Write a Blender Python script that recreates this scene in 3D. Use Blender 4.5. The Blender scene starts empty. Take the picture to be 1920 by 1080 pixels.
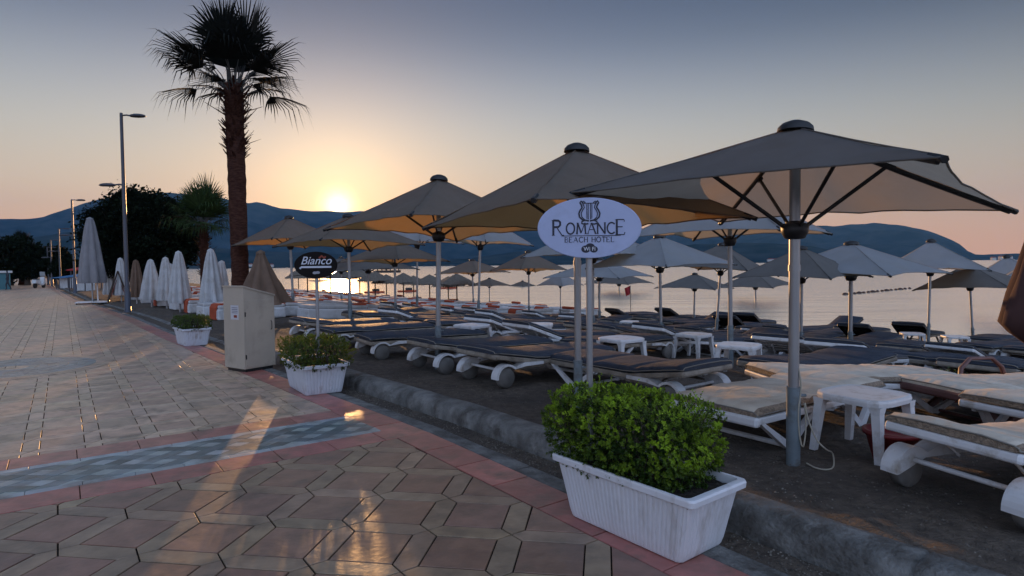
import bpy, math, random
import numpy as np
from mathutils import Vector, Matrix, Euler, noise
random.seed(7); rng = np.random.default_rng(7)
scene = bpy.context.scene
COL = scene.collection
PI = math.pi
# ------------------------------------------------------------------ camera
F, EYE, PITCH, ROLL = 1150.0, 1.6, math.atan((540-496)/1150.0), math.radians(0.6)
fwd = Vector((0, math.cos(PITCH), -math.sin(PITCH))); up0 = Vector((0, math.sin(PITCH), math.cos(PITCH))); rt0 = Vector((1, 0, 0))
RT = rt0*math.cos(ROLL) - up0*math.sin(ROLL); UP = rt0*math.sin(ROLL) + up0*math.cos(ROLL)
cam = bpy.data.cameras.new('camera'); camo = bpy.data.objects.new('camera', cam); COL.objects.link(camo)
cam.sensor_width = 36; cam.lens = 36*F/1920; cam.clip_start = 0.05; cam.clip_end = 30000
M = Matrix((RT, UP, -fwd)).transposed().to_4x4(); M.translation = (0, 0, EYE)
camo.matrix_world = M; scene.camera = camo
# ------------------------------------------------------------------ world
SUN_EL = math.radians(5.35); SUN_AZ = math.atan((637-960)/1150.0)      # azimuth from +Y towards +X
SUN_D = Vector((math.sin(SUN_AZ)*math.cos(SUN_EL), math.cos(SUN_AZ)*math.cos(SUN_EL), math.sin(SUN_EL)))
def srgb(r, g, b, k=1.0):
    f = lambda c: (c/255/12.92 if c/255 <= .04045 else ((c/255+.055)/1.055)**2.4)*k
    return (f(r), f(g), f(b), 1)
world = bpy.data.worlds.new('World'); scene.world = world; world.use_nodes = True
nt = world.node_tree; nt.nodes.clear(); N = nt.nodes.new; LK = nt.links.new
def mth(t, op, a, b=None, clamp=False):
    n = t.nodes.new('ShaderNodeMath'); n.operation = op; n.use_clamp = clamp
    for i, v in enumerate((a, b)):
        if v is None: continue
        if isinstance(v, (int, float)): n.inputs[i].default_value = v
        else: t.links.new(v, n.inputs[i])
    return n.outputs[0]
sky = N('ShaderNodeTexSky'); sky.sky_type = 'NISHITA'; sky.sun_disc = False
sky.sun_elevation = SUN_EL; sky.sun_rotation = SUN_AZ; sky.air_density = 1.4; sky.dust_density = 2.0; sky.ozone_density = 2.0
tc = N('ShaderNodeTexCoord'); sep = N('ShaderNodeSeparateXYZ'); LK(tc.outputs['Generated'], sep.inputs[0])
ramp = N('ShaderNodeValToRGB'); LK(sep.outputs['Z'], ramp.inputs[0]); ramp.color_ramp.interpolation = 'B_SPLINE'
stops = [(0, (246, 184, 140)), (.06, (241, 192, 154)), (.12, (228, 205, 178)), (.19, (208, 205, 196)), (.26, (172, 177, 187)), (.33, (118, 131, 156)), (.41, (76, 90, 120)), (.6, (112, 130, 166)), (1, (150, 166, 204))]
while len(ramp.color_ramp.elements) < len(stops): ramp.color_ramp.elements.new(.5)
for e, (p, c) in zip(ramp.color_ramp.elements, stops): e.position = p; e.color = srgb(*c)
def dotsun():
    d = N('ShaderNodeVectorMath'); d.operation = 'DOT_PRODUCT'; LK(tc.outputs['Generated'], d.inputs[0]); d.inputs[1].default_value = SUN_D
    return d.outputs['Value']
dp = dotsun()
def glow(prev, power, amount, colour):
    g = mth(nt, 'MULTIPLY', mth(nt, 'POWER', mth(nt, 'MAXIMUM', dp, 0.0), power), amount)
    s = N('ShaderNodeVectorMath'); s.operation = 'SCALE'; s.inputs[0].default_value = colour[:3]; LK(g, s.inputs['Scale'])
    a = N('ShaderNodeVectorMath'); a.operation = 'ADD'; LK(prev, a.inputs[0]); LK(s.outputs[0], a.inputs[1]); return a.outputs[0]
# sky gradient and the air glow round the low sun, in units of the Sky Texture (radiance x 10)
sc10 = N('ShaderNodeVectorMath'); sc10.operation = 'SCALE'; LK(ramp.outputs[0], sc10.inputs[0]); fall = mth(nt, 'MULTIPLY', mth(nt, 'MULTIPLY', mth(nt, 'SUBTRACT', 1.0, dp, True), 2.2, True), mth(nt, 'MULTIPLY', sep.outputs['Z'], 3.0, True))
visible_fall = mth(nt, 'SUBTRACT', 1.0, mth(nt, 'MULTIPLY', fall, .52))
LK(mth(nt, 'MULTIPLY', visible_fall, 9.4), sc10.inputs['Scale'])
# unseen side of the sky away from the sun, brightened as bluish foreground fill
back = mth(nt, 'MULTIPLY', mth(nt, 'SUBTRACT', 0.35, dp, True), 1.0)
bk = N('ShaderNodeVectorMath'); bk.operation = 'SCALE'; bk.inputs[0].default_value = (6.4, 8.4, 12.2); LK(back, bk.inputs['Scale'])
ad = N('ShaderNodeVectorMath'); ad.operation = 'ADD'; LK(sc10.outputs[0], ad.inputs[0]); LK(bk.outputs[0], ad.inputs[1])
c = glow(ad.outputs[0], 70, 2.7, (1.0, .50, .22)); c = glow(c, 260, 5.2, (1.0, .66, .26)); c = glow(c, 5200, 22, (1.0, .86, .5)); c = glow(c, 120000, 900, (1.0, .9, .7))
mixs = N('ShaderNodeMix'); mixs.data_type = 'RGBA'; mixs.inputs[0].default_value = .86; LK(sky.outputs[0], mixs.inputs[6]); LK(c, mixs.inputs[7])
bg = N('ShaderNodeBackground'); bg.inputs[1].default_value = 0.1; LK(mixs.outputs[2], bg.inputs[0])
wo = N('ShaderNodeOutputWorld'); LK(bg.outputs[0], wo.inputs[0])
# ------------------------------------------------------------------ sun
sl = bpy.data.lights.new('sun', 'SUN'); sl.energy = 4.2; sl.angle = math.radians(0.5); sl.color = (1, .52, .20)
so = bpy.data.objects.new('sun', sl); COL.objects.link(so); so.rotation_euler = SUN_D.to_track_quat('Z', 'Y').to_euler(); so.location = (-10, 30, 20)
# ------------------------------------------------------------------ exposure and sampling
scene.view_settings.view_transform = 'Standard'; scene.view_settings.look = 'None'
scene.view_settings.exposure = 0.12; scene.view_settings.gamma = 1; scene.view_settings.use_curve_mapping = False
cy = scene.cycles; cy.use_denoising = True; cy.max_bounces = 7; cy.diffuse_bounces = 3; cy.glossy_bounces = 3; cy.transmission_bounces = 3
cy.volume_bounces = 0; cy.transparent_max_bounces = 8; cy.caustics_reflective = False; cy.caustics_refractive = False; cy.sample_clamp_indirect = 4
cy.sample_clamp_direct = 0; cy.use_adaptive_sampling = True; cy.adaptive_threshold = .02

# ================================================================== place helpers
A0 = Vector((-2.05, 7.56)); U = Vector((-.5908, .8068)); V = Vector((-.8068, -.5908))     # kerb frame: s along U, t across (t<0 = beach)
ESP = [(-6000, 0), (-2, .02), (4, .42), (9, .7), (16, 1.0), (23, 1.5), (32, 2.3), (72, 4.0), (150, 5.5), (6000, 5.5)]
def E(s):
    for (a, ea), (b, eb) in zip(ESP, ESP[1:]):
        if s <= b: return ea+(eb-ea)*(s-a)/(b-a)
    return 5.5
TZ = [(-9000, -6), (-60, -5), (-30, -2.4), (-24, -1.5), (-20.8, -1.12), (-19.5, -1.04), (-13, -.82), (-9, -.42), (-6, -.12), (-4, .0), (-1.2, .05), (-.72, .06), (-.55, -.03), (-.3, -.035), (-.19, -.03), (-.05, -.016), (14, -.016), (6000, -.016)]
def tz(t):
    for (a, za), (b, zb) in zip(TZ, TZ[1:]):
        if t <= b: return za+(zb-za)*(t-a)/(b-a)
    return 0
def ST(x, y):
    q = Vector((x, y))-A0; return q.dot(U), q.dot(V)
def XY(s, t): p = A0+U*s+V*t; return p.x, p.y
def XYE(s, t): return XY(s, t+E(s))           # t measured from the (gently curving) kerb edge
def gz(x, y):
    s, t = ST(x, y); t -= E(s); return tz(t) if t < -.05 else 0.0
def ray(px, py): return RT*((px-960)/F)+UP*((540-py)/F)+fwd
def at(px, py, z=0.0):
    d = ray(px, py); k = (z-EYE)/d.z; return Vector((d.x*k, d.y*k, z))
def gat(px, py, dz=0.0):                      # where the ground is met
    z = 0.0
    for _ in range(40): p = at(px, py, z+dz); z = .5*z+.5*gz(p.x, p.y)
    p = at(px, py, z+dz); return Vector((p.x, p.y, gz(p.x, p.y)))
def zat(px, py, Y):
    d = ray(px, py); k = Y/d.y; return EYE+d.z*k
# ================================================================== materials
MATS = {}
def mat(name, color, rough=.6, metal=0, spec=.5, var=0, vscale=8, bump=0, bscale=60, color2=None, coat=0, transl=0, tcol=None, attr=False, stretch=None, detail=6, dirt=None, dscale=3, dlo=.5, dhi=.7, sheen=0, bump2=None):
    m = bpy.data.materials.new(name); m.use_nodes = True; t = m.node_tree; t.nodes.clear(); n = t.nodes.new; l = t.links.new
    out = n('ShaderNodeOutputMaterial'); b = n('ShaderNodeBsdfPrincipled'); b.inputs['Roughness'].default_value = rough; b.inputs['Metallic'].default_value = metal
    b.inputs['Specular IOR Level'].default_value = spec; b.inputs['Coat Weight'].default_value = coat; b.inputs['Sheen Weight'].default_value = sheen
    co = n('ShaderNodeTexCoord').outputs['Object']
    if stretch:
        mp = n('ShaderNodeMapping'); mp.inputs['Scale'].default_value = stretch; l(co, mp.inputs[0]); co = mp.outputs[0]
    col = None
    if attr:
        a = n('ShaderNodeAttribute'); a.attribute_name = 'Col'; col = a.outputs['Color']
    if var or color2:
        nz = n('ShaderNodeTexNoise'); nz.inputs['Scale'].default_value = vscale; nz.inputs['Detail'].default_value = detail; l(co, nz.inputs['Vector'])
        if attr:
            mr = n('ShaderNodeMapRange'); mr.inputs[1].default_value = .3; mr.inputs[2].default_value = .7; mr.inputs[3].default_value = 1-var; mr.inputs[4].default_value = 1+var; l(nz.outputs[0], mr.inputs[0])
            vm = n('ShaderNodeVectorMath'); vm.operation = 'SCALE'; l(col, vm.inputs[0]); l(mr.outputs[0], vm.inputs['Scale']); col = vm.outputs[0]
        else:
            r = n('ShaderNodeValToRGB'); r.color_ramp.elements[0].position = .35; r.color_ramp.elements[1].position = .65
            c2 = color2 or tuple(min(1, x*(1+var)) for x in color[:3]); c1 = color if color2 else tuple(x*(1-var) for x in color[:3])
            r.color_ramp.elements[0].color = (*c1[:3], 1); r.color_ramp.elements[1].color = (*c2[:3], 1); l(nz.outputs[0], r.inputs[0]); col = r.outputs[0]
    if dirt:
        nz = n('ShaderNodeTexNoise'); nz.inputs['Scale'].default_value = dscale; nz.inputs['Detail'].default_value = 8; nz.inputs['Roughness'].default_value = .65; l(co, nz.inputs['Vector'])
        mr = n('ShaderNodeMapRange'); mr.inputs[1].default_value = dlo; mr.inputs[2].default_value = dhi; l(nz.outputs[0], mr.inputs[0])
        mx = n('ShaderNodeMix'); mx.data_type = 'RGBA'; l(mr.outputs[0], mx.inputs[0]); mx.inputs[7].default_value = (*dirt[:3], 1)
        if col: l(col, mx.inputs[6])
        else: mx.inputs[6].default_value = (*color[:3], 1)
        col = mx.outputs[2]
    if col: l(col, b.inputs['Base Color'])
    else: b.inputs['Base Color'].default_value = (*color[:3], 1)
    if bump:
        nz = n('ShaderNodeTexNoise'); nz.inputs['Scale'].default_value = bscale; nz.inputs['Detail'].default_value = 5; l(co, nz.inputs['Vector'])
        bp = n('ShaderNodeBump'); bp.inputs['Strength'].default_value = bump; bp.inputs['Distance'].default_value = .02; l(nz.outputs[0], bp.inputs['Height']); l(bp.outputs[0], b.inputs['Normal'])
        if bump2:
            n2 = n('ShaderNodeTexNoise'); n2.inputs['Scale'].default_value = bump2[0]; n2.inputs['Detail'].default_value = 3; n2.inputs['Distortion'].default_value = 1.2; l(co, n2.inputs['Vector'])
            b2 = n('ShaderNodeBump'); b2.inputs['Strength'].default_value = bump2[1]; b2.inputs['Distance'].default_value = bump2[2]; l(n2.outputs[0], b2.inputs['Height']); l(b2.outputs[0], bp.inputs['Normal'])
    if transl:
        tr = n('ShaderNodeBsdfTranslucent'); tr.inputs[0].default_value = (*(tcol or color)[:3], 1)
        ms = n('ShaderNodeMixShader'); ms.inputs[0].default_value = transl; l(b.outputs[0], ms.inputs[1]); l(tr.outputs[0], ms.inputs[2]); l(ms.outputs[0], out.inputs[0])
    else: l(b.outputs[0], out.inputs[0])
    MATS[name] = m; return m
paving_m = mat('paving', (.3, .24, .18), .33, var=.24, vscale=7, bump=.10, bscale=24, attr=True, spec=.7, dirt=(.10, .075, .055), dscale=3.4, dlo=.50, dhi=.74, bump2=(2.2, .25, .03))
grout_m = mat('grout', (.018, .015, .013), 1, spec=.1)
concrete_m = mat('weathered_concrete', (.16, .16, .155), .85, var=.35, vscale=5, bump=.9, bscale=38, bump2=(7, .7, .03), dirt=(.06, .055, .05), dscale=4, dlo=.45, dhi=.65)
sand_m = mat('sand', (.060, .046, .036), .95, color2=(.115, .09, .07), vscale=14, bump=1.0, bscale=55, bump2=(5, .8, .08), detail=12, dirt=(.05, .04, .034), dscale=1.1, dlo=.45, dhi=.7)
pebble_m = mat('pebble', (.17, .14, .12), .8, var=.5, vscale=4, attr=True)
taupe_m = mat('taupe_canvas', (.175, .158, .138), .85, var=.08, vscale=3, bump=.25, bscale=400, bump2=(3.5, .5, .05), transl=.40, tcol=(.56, .32, .12), dirt=(.13, .118, .10), dscale=2.2, dlo=.5, dhi=.75)
front_m = mat('front_canvas', (.155, .155, .16), .85, var=.08, vscale=3, bump=.25, bscale=400, bump2=(3.0, .5, .05), transl=.48, tcol=(.47, .385, .30), dirt=(.12, .115, .11), dscale=2.2, dlo=.5, dhi=.75)  # same cloth as taupe; lack of direct sun put into its cooler colours
pale_m = mat('pale_canvas', (.36, .39, .43), .85, var=.06, vscale=3, bump=.2, bscale=300, transl=.42, tcol=(.62, .48, .30), dirt=(.36, .36, .35), dscale=1.6, dlo=.5, dhi=.75)
grey_m = mat('grey_canvas', (.15, .145, .14), .85, var=.08, vscale=3, transl=.28, tcol=(.34, .24, .14))
brown_m = mat('brown_canvas', (.16, .105, .075), .9, var=.12, vscale=4, bump=.2, bscale=200, transl=.15)
maroon_m = mat('maroon_canvas', (.075, .035, .032), .9, var=.12, vscale=4, transl=.15)
whitecloth_m = mat('white_cloth', (.52, .53, .55), .85, var=.08, vscale=4, transl=.15, dirt=(.38, .36, .34), dscale=3)
greycloth_m = mat('grey_cloth', (.24, .24, .26), .85, var=.1, vscale=3, transl=.1)
alu_m = mat('brushed_aluminium', (.30, .31, .33), .42, metal=.7, var=.08, vscale=20, stretch=(1, 1, .1))
sleeve_m = mat('blue_grey_sleeve', (.15, .19, .22), .55, metal=.2, var=.1, dirt=(.09, .08, .07), dscale=5)
darkm_m = mat('dark_metal', (.03, .03, .033), .45, metal=.5)
black_m = mat('black_plastic', (.018, .018, .02), .5)
dullplastic_m = mat('worn_shaded_plastic', (.26, .23, .195), .5, var=.12, dirt=(.10, .08, .065), dscale=5, dlo=.45, dhi=.7)  # worn frame plastic, its brown shaded look put into the colour
wheel_m = mat('wheel_plastic', (.13, .125, .12), .6, var=.2)
whiteplastic_m = mat('white_plastic', (.62, .63, .66), .42, var=.05, dirt=(.34, .30, .26), dscale=5, dlo=.52, dhi=.72)
planter_m = mat('planter_plastic', (.62, .63, .68), .45, var=.05, vscale=6, stretch=(1, 1, .25), dirt=(.36, .33, .31), dscale=7, dlo=.53, dhi=.76)
planterworn_m = mat('worn_planter_plastic', (.54, .57, .64), .55, var=.08, vscale=8, stretch=(1, 1, .35), dirt=(.24, .20, .18), dscale=8, dlo=.55, dhi=.75)
darkpad_m = mat('dark_mattress', (.017, .026, .046), .7, var=.2, vscale=5, bump=.3, bscale=250, bump2=(4, .5, .04), dirt=(.030, .040, .060), dscale=1.8, dlo=.5, dhi=.75)
piping_m = mat('piping', (.20, .185, .165), .7)
creampad_m = mat('cream_mattress', (.56, .50, .42), .8, var=.1, vscale=3, bump=.5, bscale=9, bump2=(3, .8, .05), dirt=(.36, .29, .22), dscale=2, dlo=.5, dhi=.75)
knit_m = mat('worn_knit_edge', (.26, .2, .15), .85, var=.3, vscale=40, bump=.8, bscale=120)
brownplastic_m = mat('brown_plastic', (.12, .055, .05), .45, var=.15, vscale=6)
orange_m = mat('orange_cushion', (.36, .058, .02), .8, var=.12, vscale=5)
daybed_m = mat('daybed_white', (.55, .57, .60), .6, var=.07, vscale=4, dirt=(.36, .36, .36), dscale=3)
leaf_m = mat('hedge_leaf', (.085, .14, .02), .45, attr=True, var=.25, vscale=30, spec=.4, transl=.3, tcol=(.16, .24, .02))
darkleaf_m = mat('tree_leaf', (.012, .022, .01), .95, spec=.1, attr=True, var=.3, vscale=3)
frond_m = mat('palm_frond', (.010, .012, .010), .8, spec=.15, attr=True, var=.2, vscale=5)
trunk_m = mat('palm_trunk', (.034, .014, .011), .95, spec=.1, color2=(.075, .034, .024), vscale=10, bump=1.0, bscale=22, stretch=(1, 1, 3.0))
bark_m = mat('bark', (.05, .038, .03), .95, var=.3, vscale=6, bump=.8, bscale=20)
soil_m = mat('soil', (.022, .016, .012), 1, var=.4, vscale=30, bump=1, bscale=60)
cabinet_m = mat('cabinet_paint', (.40, .35, .29), .5, var=.05, vscale=3, dirt=(.27, .235, .19), dscale=2.2, dlo=.52, dhi=.75)
lamp_m = mat('lamp_metal', (.06, .065, .085), .4, metal=.5)
signwhite_m = mat('sign_white', (.38, .43, .63), .5, var=.04, vscale=6, dirt=(.29, .32, .45), dscale=4, dlo=.55, dhi=.8)
ink_m = mat('sign_ink', (.010, .012, .03), .5)
signblack_m = mat('sign_black', (.008, .006, .006), .7, spec=.15)
signletter_m = mat('sign_letter', (.55, .57, .66), .5)
signred_m = mat('sign_red', (.22, .03, .01), .5)
terra_m = mat('terracotta', (.20, .05, .03), .8, var=.2)
redpot_m = mat('red_plastic', (.16, .012, .015), .5)
rope_m = mat('rope', (.36, .33, .27), .8)
hill_m = mat('forest_slope', (.012, .028, .030), 1.0, spec=0, color2=(.040, .055, .058), vscale=.010, detail=12)
blue_m = mat('blue_awning', (.03, .14, .30), .8); red_m = mat('red_cloth', (.30, .015, .02), .8)
wood_m = mat('dark_wood', (.035, .02, .013), .7, var=.2)
skin_m = mat('skin', (.30, .18, .12), .6); jean_m = mat('dark_clothes', (.03, .03, .04), .9)
rubber_m = mat('rubber', (.015, .015, .015), .8); scooter_m = mat('scooter_paint', (.55, .56, .58), .35)
buoy_m = mat('buoy_dark', (.05, .025, .02), .6)

def sea_mat():
    m = bpy.data.materials.new('sea_water'); m.use_nodes = True; t = m.node_tree; b = t.nodes['Principled BSDF']; n = t.nodes.new; l = t.links.new
    b.inputs['Base Color'].default_value = (1.0, .93, .83, 1); b.inputs['Roughness'].default_value = .19; b.inputs['IOR'].default_value = 1.6; b.inputs['Metallic'].default_value = .85; b.inputs['Specular IOR Level'].default_value = 1.0
    co = n('ShaderNodeTexCoord').outputs['Object']
    h = None
    for sc, sx, st in ((.20, (.14, 1, 1), 2.2), (.8, (.2, 1, 1), .9), (3.2, (.4, 1, 1), .25)):
        mp = n('ShaderNodeMapping'); mp.inputs['Scale'].default_value = sx; mp.inputs['Rotation'].default_value = (0, 0, .25); l(co, mp.inputs[0])
        nz = n('ShaderNodeTexNoise'); nz.inputs['Scale'].default_value = sc; nz.inputs['Detail'].default_value = 3; l(mp.outputs[0], nz.inputs['Vector'])
        v = mth(t, 'MULTIPLY', nz.outputs[0], st); h = v if h is None else mth(t, 'ADD', h, v)
    bp = n('ShaderNodeBump'); bp.inputs['Strength'].default_value = .32; bp.inputs['Distance'].default_value = .12; l(h, bp.inputs['Height']); l(bp.outputs[0], b.inputs['Normal'])
    return m
sea_m = sea_mat()
# ================================================================== mesh helpers
class MB:
    def __init__(s): s.v = []; s.f = []; s.m = []; s.c = []; s.sm = []
    def add(s, vs, fs, mi=0, col=None, smooth=False):
        o = len(s.v); s.v.extend([tuple(q) for q in vs])
        for f in fs: s.f.append([i+o for i in f]); s.m.append(mi); s.c.append(col); s.sm.append(smooth)
        return s
    def box(s, x0, x1, y0, y1, z0, z1, mi=0, bev=0, mtx=None, taper=0):
        if bev:
            b = min(bev, (x1-x0)/2.01, (y1-y0)/2.01, (z1-z0)/2.01); vs = []; fs = []
            # rounded box: three nested rings
            def ring(z, i): return [(x0+i, y0+b, z), (x0+b, y0+i, z), (x1-b, y0+i, z), (x1-i, y0+b, z), (x1-i, y1-b, z), (x1-b, y1-i, z), (x0+b, y1-i, z), (x0+i, y1-b, z)]
            R = [ring(z0, b*.98), ring(z0+b*.3, b*.3), ring(z0+b, 0), ring(z1-b, 0), ring(z1-b*.3, b*.3), ring(z1, b*.98)]
            for r in R: vs += r
            for k in range(5):
                for i in range(8): j = (i+1) % 8; fs.append([k*8+i, k*8+j, k*8+8+j, k*8+8+i])
            fs.append(list(range(7, -1, -1))); fs.append(list(range(40, 48)))
        else:
            vs = [(x, y, z) for z in (z0, z1) for x, y in ((x0, y0), (x1, y0), (x1, y1), (x0, y1))]
            fs = [[3, 2, 1, 0], [4, 5, 6, 7], [0, 1, 5, 4], [1, 2, 6, 5], [2, 3, 7, 6], [3, 0, 4, 7]]
        if mtx: vs = [tuple(mtx @ Vector(q)) for q in vs]
        return s.add(vs, fs, mi)
    def tube(s, pts, r, n=8, mi=0, cap=True, smooth=True, flat=1.0):
        pts = [Vector(p) for p in pts]; rs = r if isinstance(r, (list, tuple)) else [r]*len(pts); vs = []; fs = []
        ref = None
        for i, p in enumerate(pts):
            d = (pts[min(i+1, len(pts)-1)]-pts[max(i-1, 0)]).normalized()
            if ref is None: ref = Vector((0, 0, 1)) if abs(d.z) < .9 else Vector((1, 0, 0))
            a = d.cross(ref).normalized(); b = a.cross(d).normalized(); ref = b
            for k in range(n): t = 2*PI*k/n; vs.append(p+a*math.cos(t)*rs[i]+b*math.sin(t)*rs[i]*flat)
        for i in range(len(pts)-1):
            for k in range(n): j = (k+1) % n; fs.append([i*n+k, i*n+j, (i+1)*n+j, (i+1)*n+k])
        s.add(vs, fs, mi, smooth=smooth)
        if cap: s.add(vs[:n], [list(range(n))], mi); s.add(vs[-n:], [list(range(n-1, -1, -1))], mi)
        return s
    def lathe(s, prof, n=20, c=(0, 0, 0), mi=0, smooth=True, fn=None):
        vs = []; fs = []
        for i, (r, z) in enumerate(prof):
            for k in range(n):
                t = 2*PI*k/n; rr = r*(fn(t, i, z) if fn else 1); vs.append((c[0]+rr*math.cos(t), c[1]+rr*math.sin(t), c[2]+z))
        for i in range(len(prof)-1):
            for k in range(n): j = (k+1) % n; fs.append([i*n+k, i*n+j, (i+1)*n+j, (i+1)*n+k])
        s.add(vs, fs, mi, smooth=smooth)
        if prof[0][0] > 1e-4: s.add(vs[:n], [list(range(n-1, -1, -1))], mi)
        if prof[-1][0] > 1e-4: s.add(vs[-n:], [list(range(n))], mi)
        return s
    def prism(s, poly, y0, y1, mi=0, mtx=None, axis='y', smooth=False):
        n = len(poly)
        if axis == 'y': vs = [(a, y0, b) for a, b in poly]+[(a, y1, b) for a, b in poly]
        elif axis == 'z': vs = [(a, b, y0) for a, b in poly]+[(a, b, y1) for a, b in poly]
        else: vs = [(y0, a, b) for a, b in poly]+[(y1, a, b) for a, b in poly]
        if mtx: vs = [tuple(mtx @ Vector(q)) for q in vs]
        s.add(vs, [[i, (i+1) % n, n+(i+1) % n, n+i] for i in range(n)], mi, smooth=smooth)
        s.add(vs, [list(range(n-1, -1, -1)), list(range(n, 2*n))], mi)
        return s
    def mesh(s, name, mats):
        me = bpy.data.meshes.new(name); me.from_pydata(s.v, [], s.f)
        for m in (mats if isinstance(mats, (list, tuple)) else [mats]): me.materials.append(m)
        me.polygons.foreach_set('material_index', s.m); me.polygons.foreach_set('use_smooth', s.sm)
        if any(c is not None for c in s.c):
            at_ = me.color_attributes.new('Col', 'FLOAT_COLOR', 'CORNER'); buf = []
            for f, c in zip(s.f, s.c): buf += list((*(c or (.1, .1, .1))[:3], 1))*len(f)
            at_.data.foreach_set('color', buf)
        me.update(); return me
    def build(s, name, mats, parent=None, **kw):
        o = bpy.data.objects.new(name, s.mesh(name, mats)); COL.objects.link(o)
        if parent: o.parent = parent
        for k, v in kw.items(): o[k] = v
        return o
def empty(name, loc=(0, 0, 0), rz=0, label=None, cat=None, group=None):
    o = bpy.data.objects.new(name, None); COL.objects.link(o); o.location = loc; o.rotation_euler = (0, 0, rz); o.empty_display_size = .2
    tag(o, label, cat, group); return o
def tag(o, label=None, cat=None, group=None, kind=None):
    if label: o['label'] = label
    if cat: o['category'] = cat
    if group: o['group'] = group
    if kind: o['kind'] = kind
    return o
KIDS = {}
def kids(o):
    if o.name not in KIDS: KIDS[o.name] = list(o.children)
    return KIDS[o.name]
def copy_tree(o, parent=None):
    c = o.copy(); COL.objects.link(c)
    if parent: c.parent = parent
    for ch in kids(o): copy_tree(ch, c)
    return c
def smoothstep(x): x = max(0, min(1, x)); return x*x*(3-2*x)
# ================================================================== setting: ground, sea, hills
def ground():
    ss = [-6000, -1500, -300, -80, -30]+[x*.5 for x in range(-40, -17)]+[-8.5+.1*k for k in range(0, 120)]+[x*.5 for x in range(7, 120)]+[60+4*k for k in range(1, 24)]+[200, 400, 1200, 6000]
    ts = [-9000, -2000, -300, -60, -40, -30, -24]+[-20+.5*k for k in range(0, 30)]+[-5.0+.1*k for k in range(0, 43)]+[-.72, -.6, -.55, -.42, -.3, -.19, -.12, -.05, 3, 14, 40, 200, 1500, 6000]
    vs = []
    for s in ss:
        for t in ts:
            x, y = XYE(s, t); z = tz(t)
            if -20 < t < -.6: z += .05*noise.noise(Vector((x*.9, y*.9, 0)))+.022*noise.noise(Vector((x*3.1, y*3.1, 4)))+.030*noise.noise(Vector((x*1.7+9, y*4.6, 7)))*noise.noise(Vector((x*2, y*2, 1)))+.012*noise.noise(Vector((x*8, y*8, 2)))
            vs.append((x, y, z))
    n = len(ts); fs = [[i*n+j, i*n+j+1, (i+1)*n+j+1, (i+1)*n+j] for i in range(len(ss)-1) for j in range(n-1)]
    MB().add(vs, fs, smooth=True).build('ground', sand_m, kind='structure')
ground()
SEA = -1.11
MB().add([(-9000, -9000, SEA), (9000, -9000, SEA), (9000, 9000, SEA), (-9000, 9000, SEA)], [[0, 1, 2, 3]]).build('sea', sea_m, kind='structure')
def interp(tab, x):
    if x <= tab[0][0]: return tab[0][1]
    for (a, ya), (b, yb) in zip(tab, tab[1:]):
        if x <= b: return ya+(yb-ya)*(x-a)/(b-a)
    return tab[-1][1]
def ridge(prof, d0, d1, seed, rough=.5):
    nx, nr = 420, 22; vs = []
    x0, x1 = prof[0][0], prof[-1][0]
    for i in range(nx+1):
        px = x0+(x1-x0)*i/nx; az = math.atan((px-960)/F); hp = interp(prof, px)
        hp = hp*(1+.035*noise.noise(Vector((px*.02, seed, 0))))+1.1*noise.noise(Vector((px*.07, seed, 3)))
        for k in range(nr+1):
            f = k/nr; D = d0+(d1-d0)*f
            X = math.sin(az)*D; Y = math.cos(az)*D
            g = min(1, f/.72); g = g**1.15 if f <= .72 else 1-((f-.72)/.28)**2*.8
            Hh = max(0, hp)/F*math.cos(az)*(d0+(d1-d0)*.72)
            sp = noise.fractal(Vector((X*.0022, Y*.0022, seed)), 1.0, 2.0, 6)*rough*Hh*.6*math.sin(PI*min(1, f/.72))
            vs.append((X, Y, SEA-2+(Hh*g+sp if Hh > 0 else 0)+1.5*(hp > 1)))
    n = nr+1; fs = [[i*n+j, (i+1)*n+j, (i+1)*n+j+1, i*n+j+1] for i in range(nx) for j in range(nr)]
    MB().add(vs, fs, smooth=True).build('hills', hill_m, kind='structure')
ridge([(-2600, 30), (-900, 70), (-300, 84), (0, 97), (50, 95), (90, 101), (140, 117), (190, 130), (240, 138), (320, 142), (400, 134), (470, 120), (490, 122), (530, 112), (570, 107), (600, 104), (640, 102), (700, 103), (760, 98), (830, 90), (900, 82), (1000, 75), (1100, 70), (1200, 66), (1400, 66), (1500, 68), (1560, 67), (1640, 72), (1690, 67), (1740, 56), (1780, 41), (1800, 30), (1817, 15), (1832, 10), (1920, 12), (2100, 9), (2500, 4), (3600, 0)], 3400, 5600, 3.1)
ridge([(-2600, 20), (-600, 60), (-100, 66), (60, 62), (160, 74), (260, 62), (380, 40), (520, 30), (700, 22), (820, 12), (880, 14), (1000, 30), (1200, 33), (1390, 38), (1450, 36), (1520, 30), (1580, 18), (1630, 5), (1660, 0)], 1900, 2700, 9.7)

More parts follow.
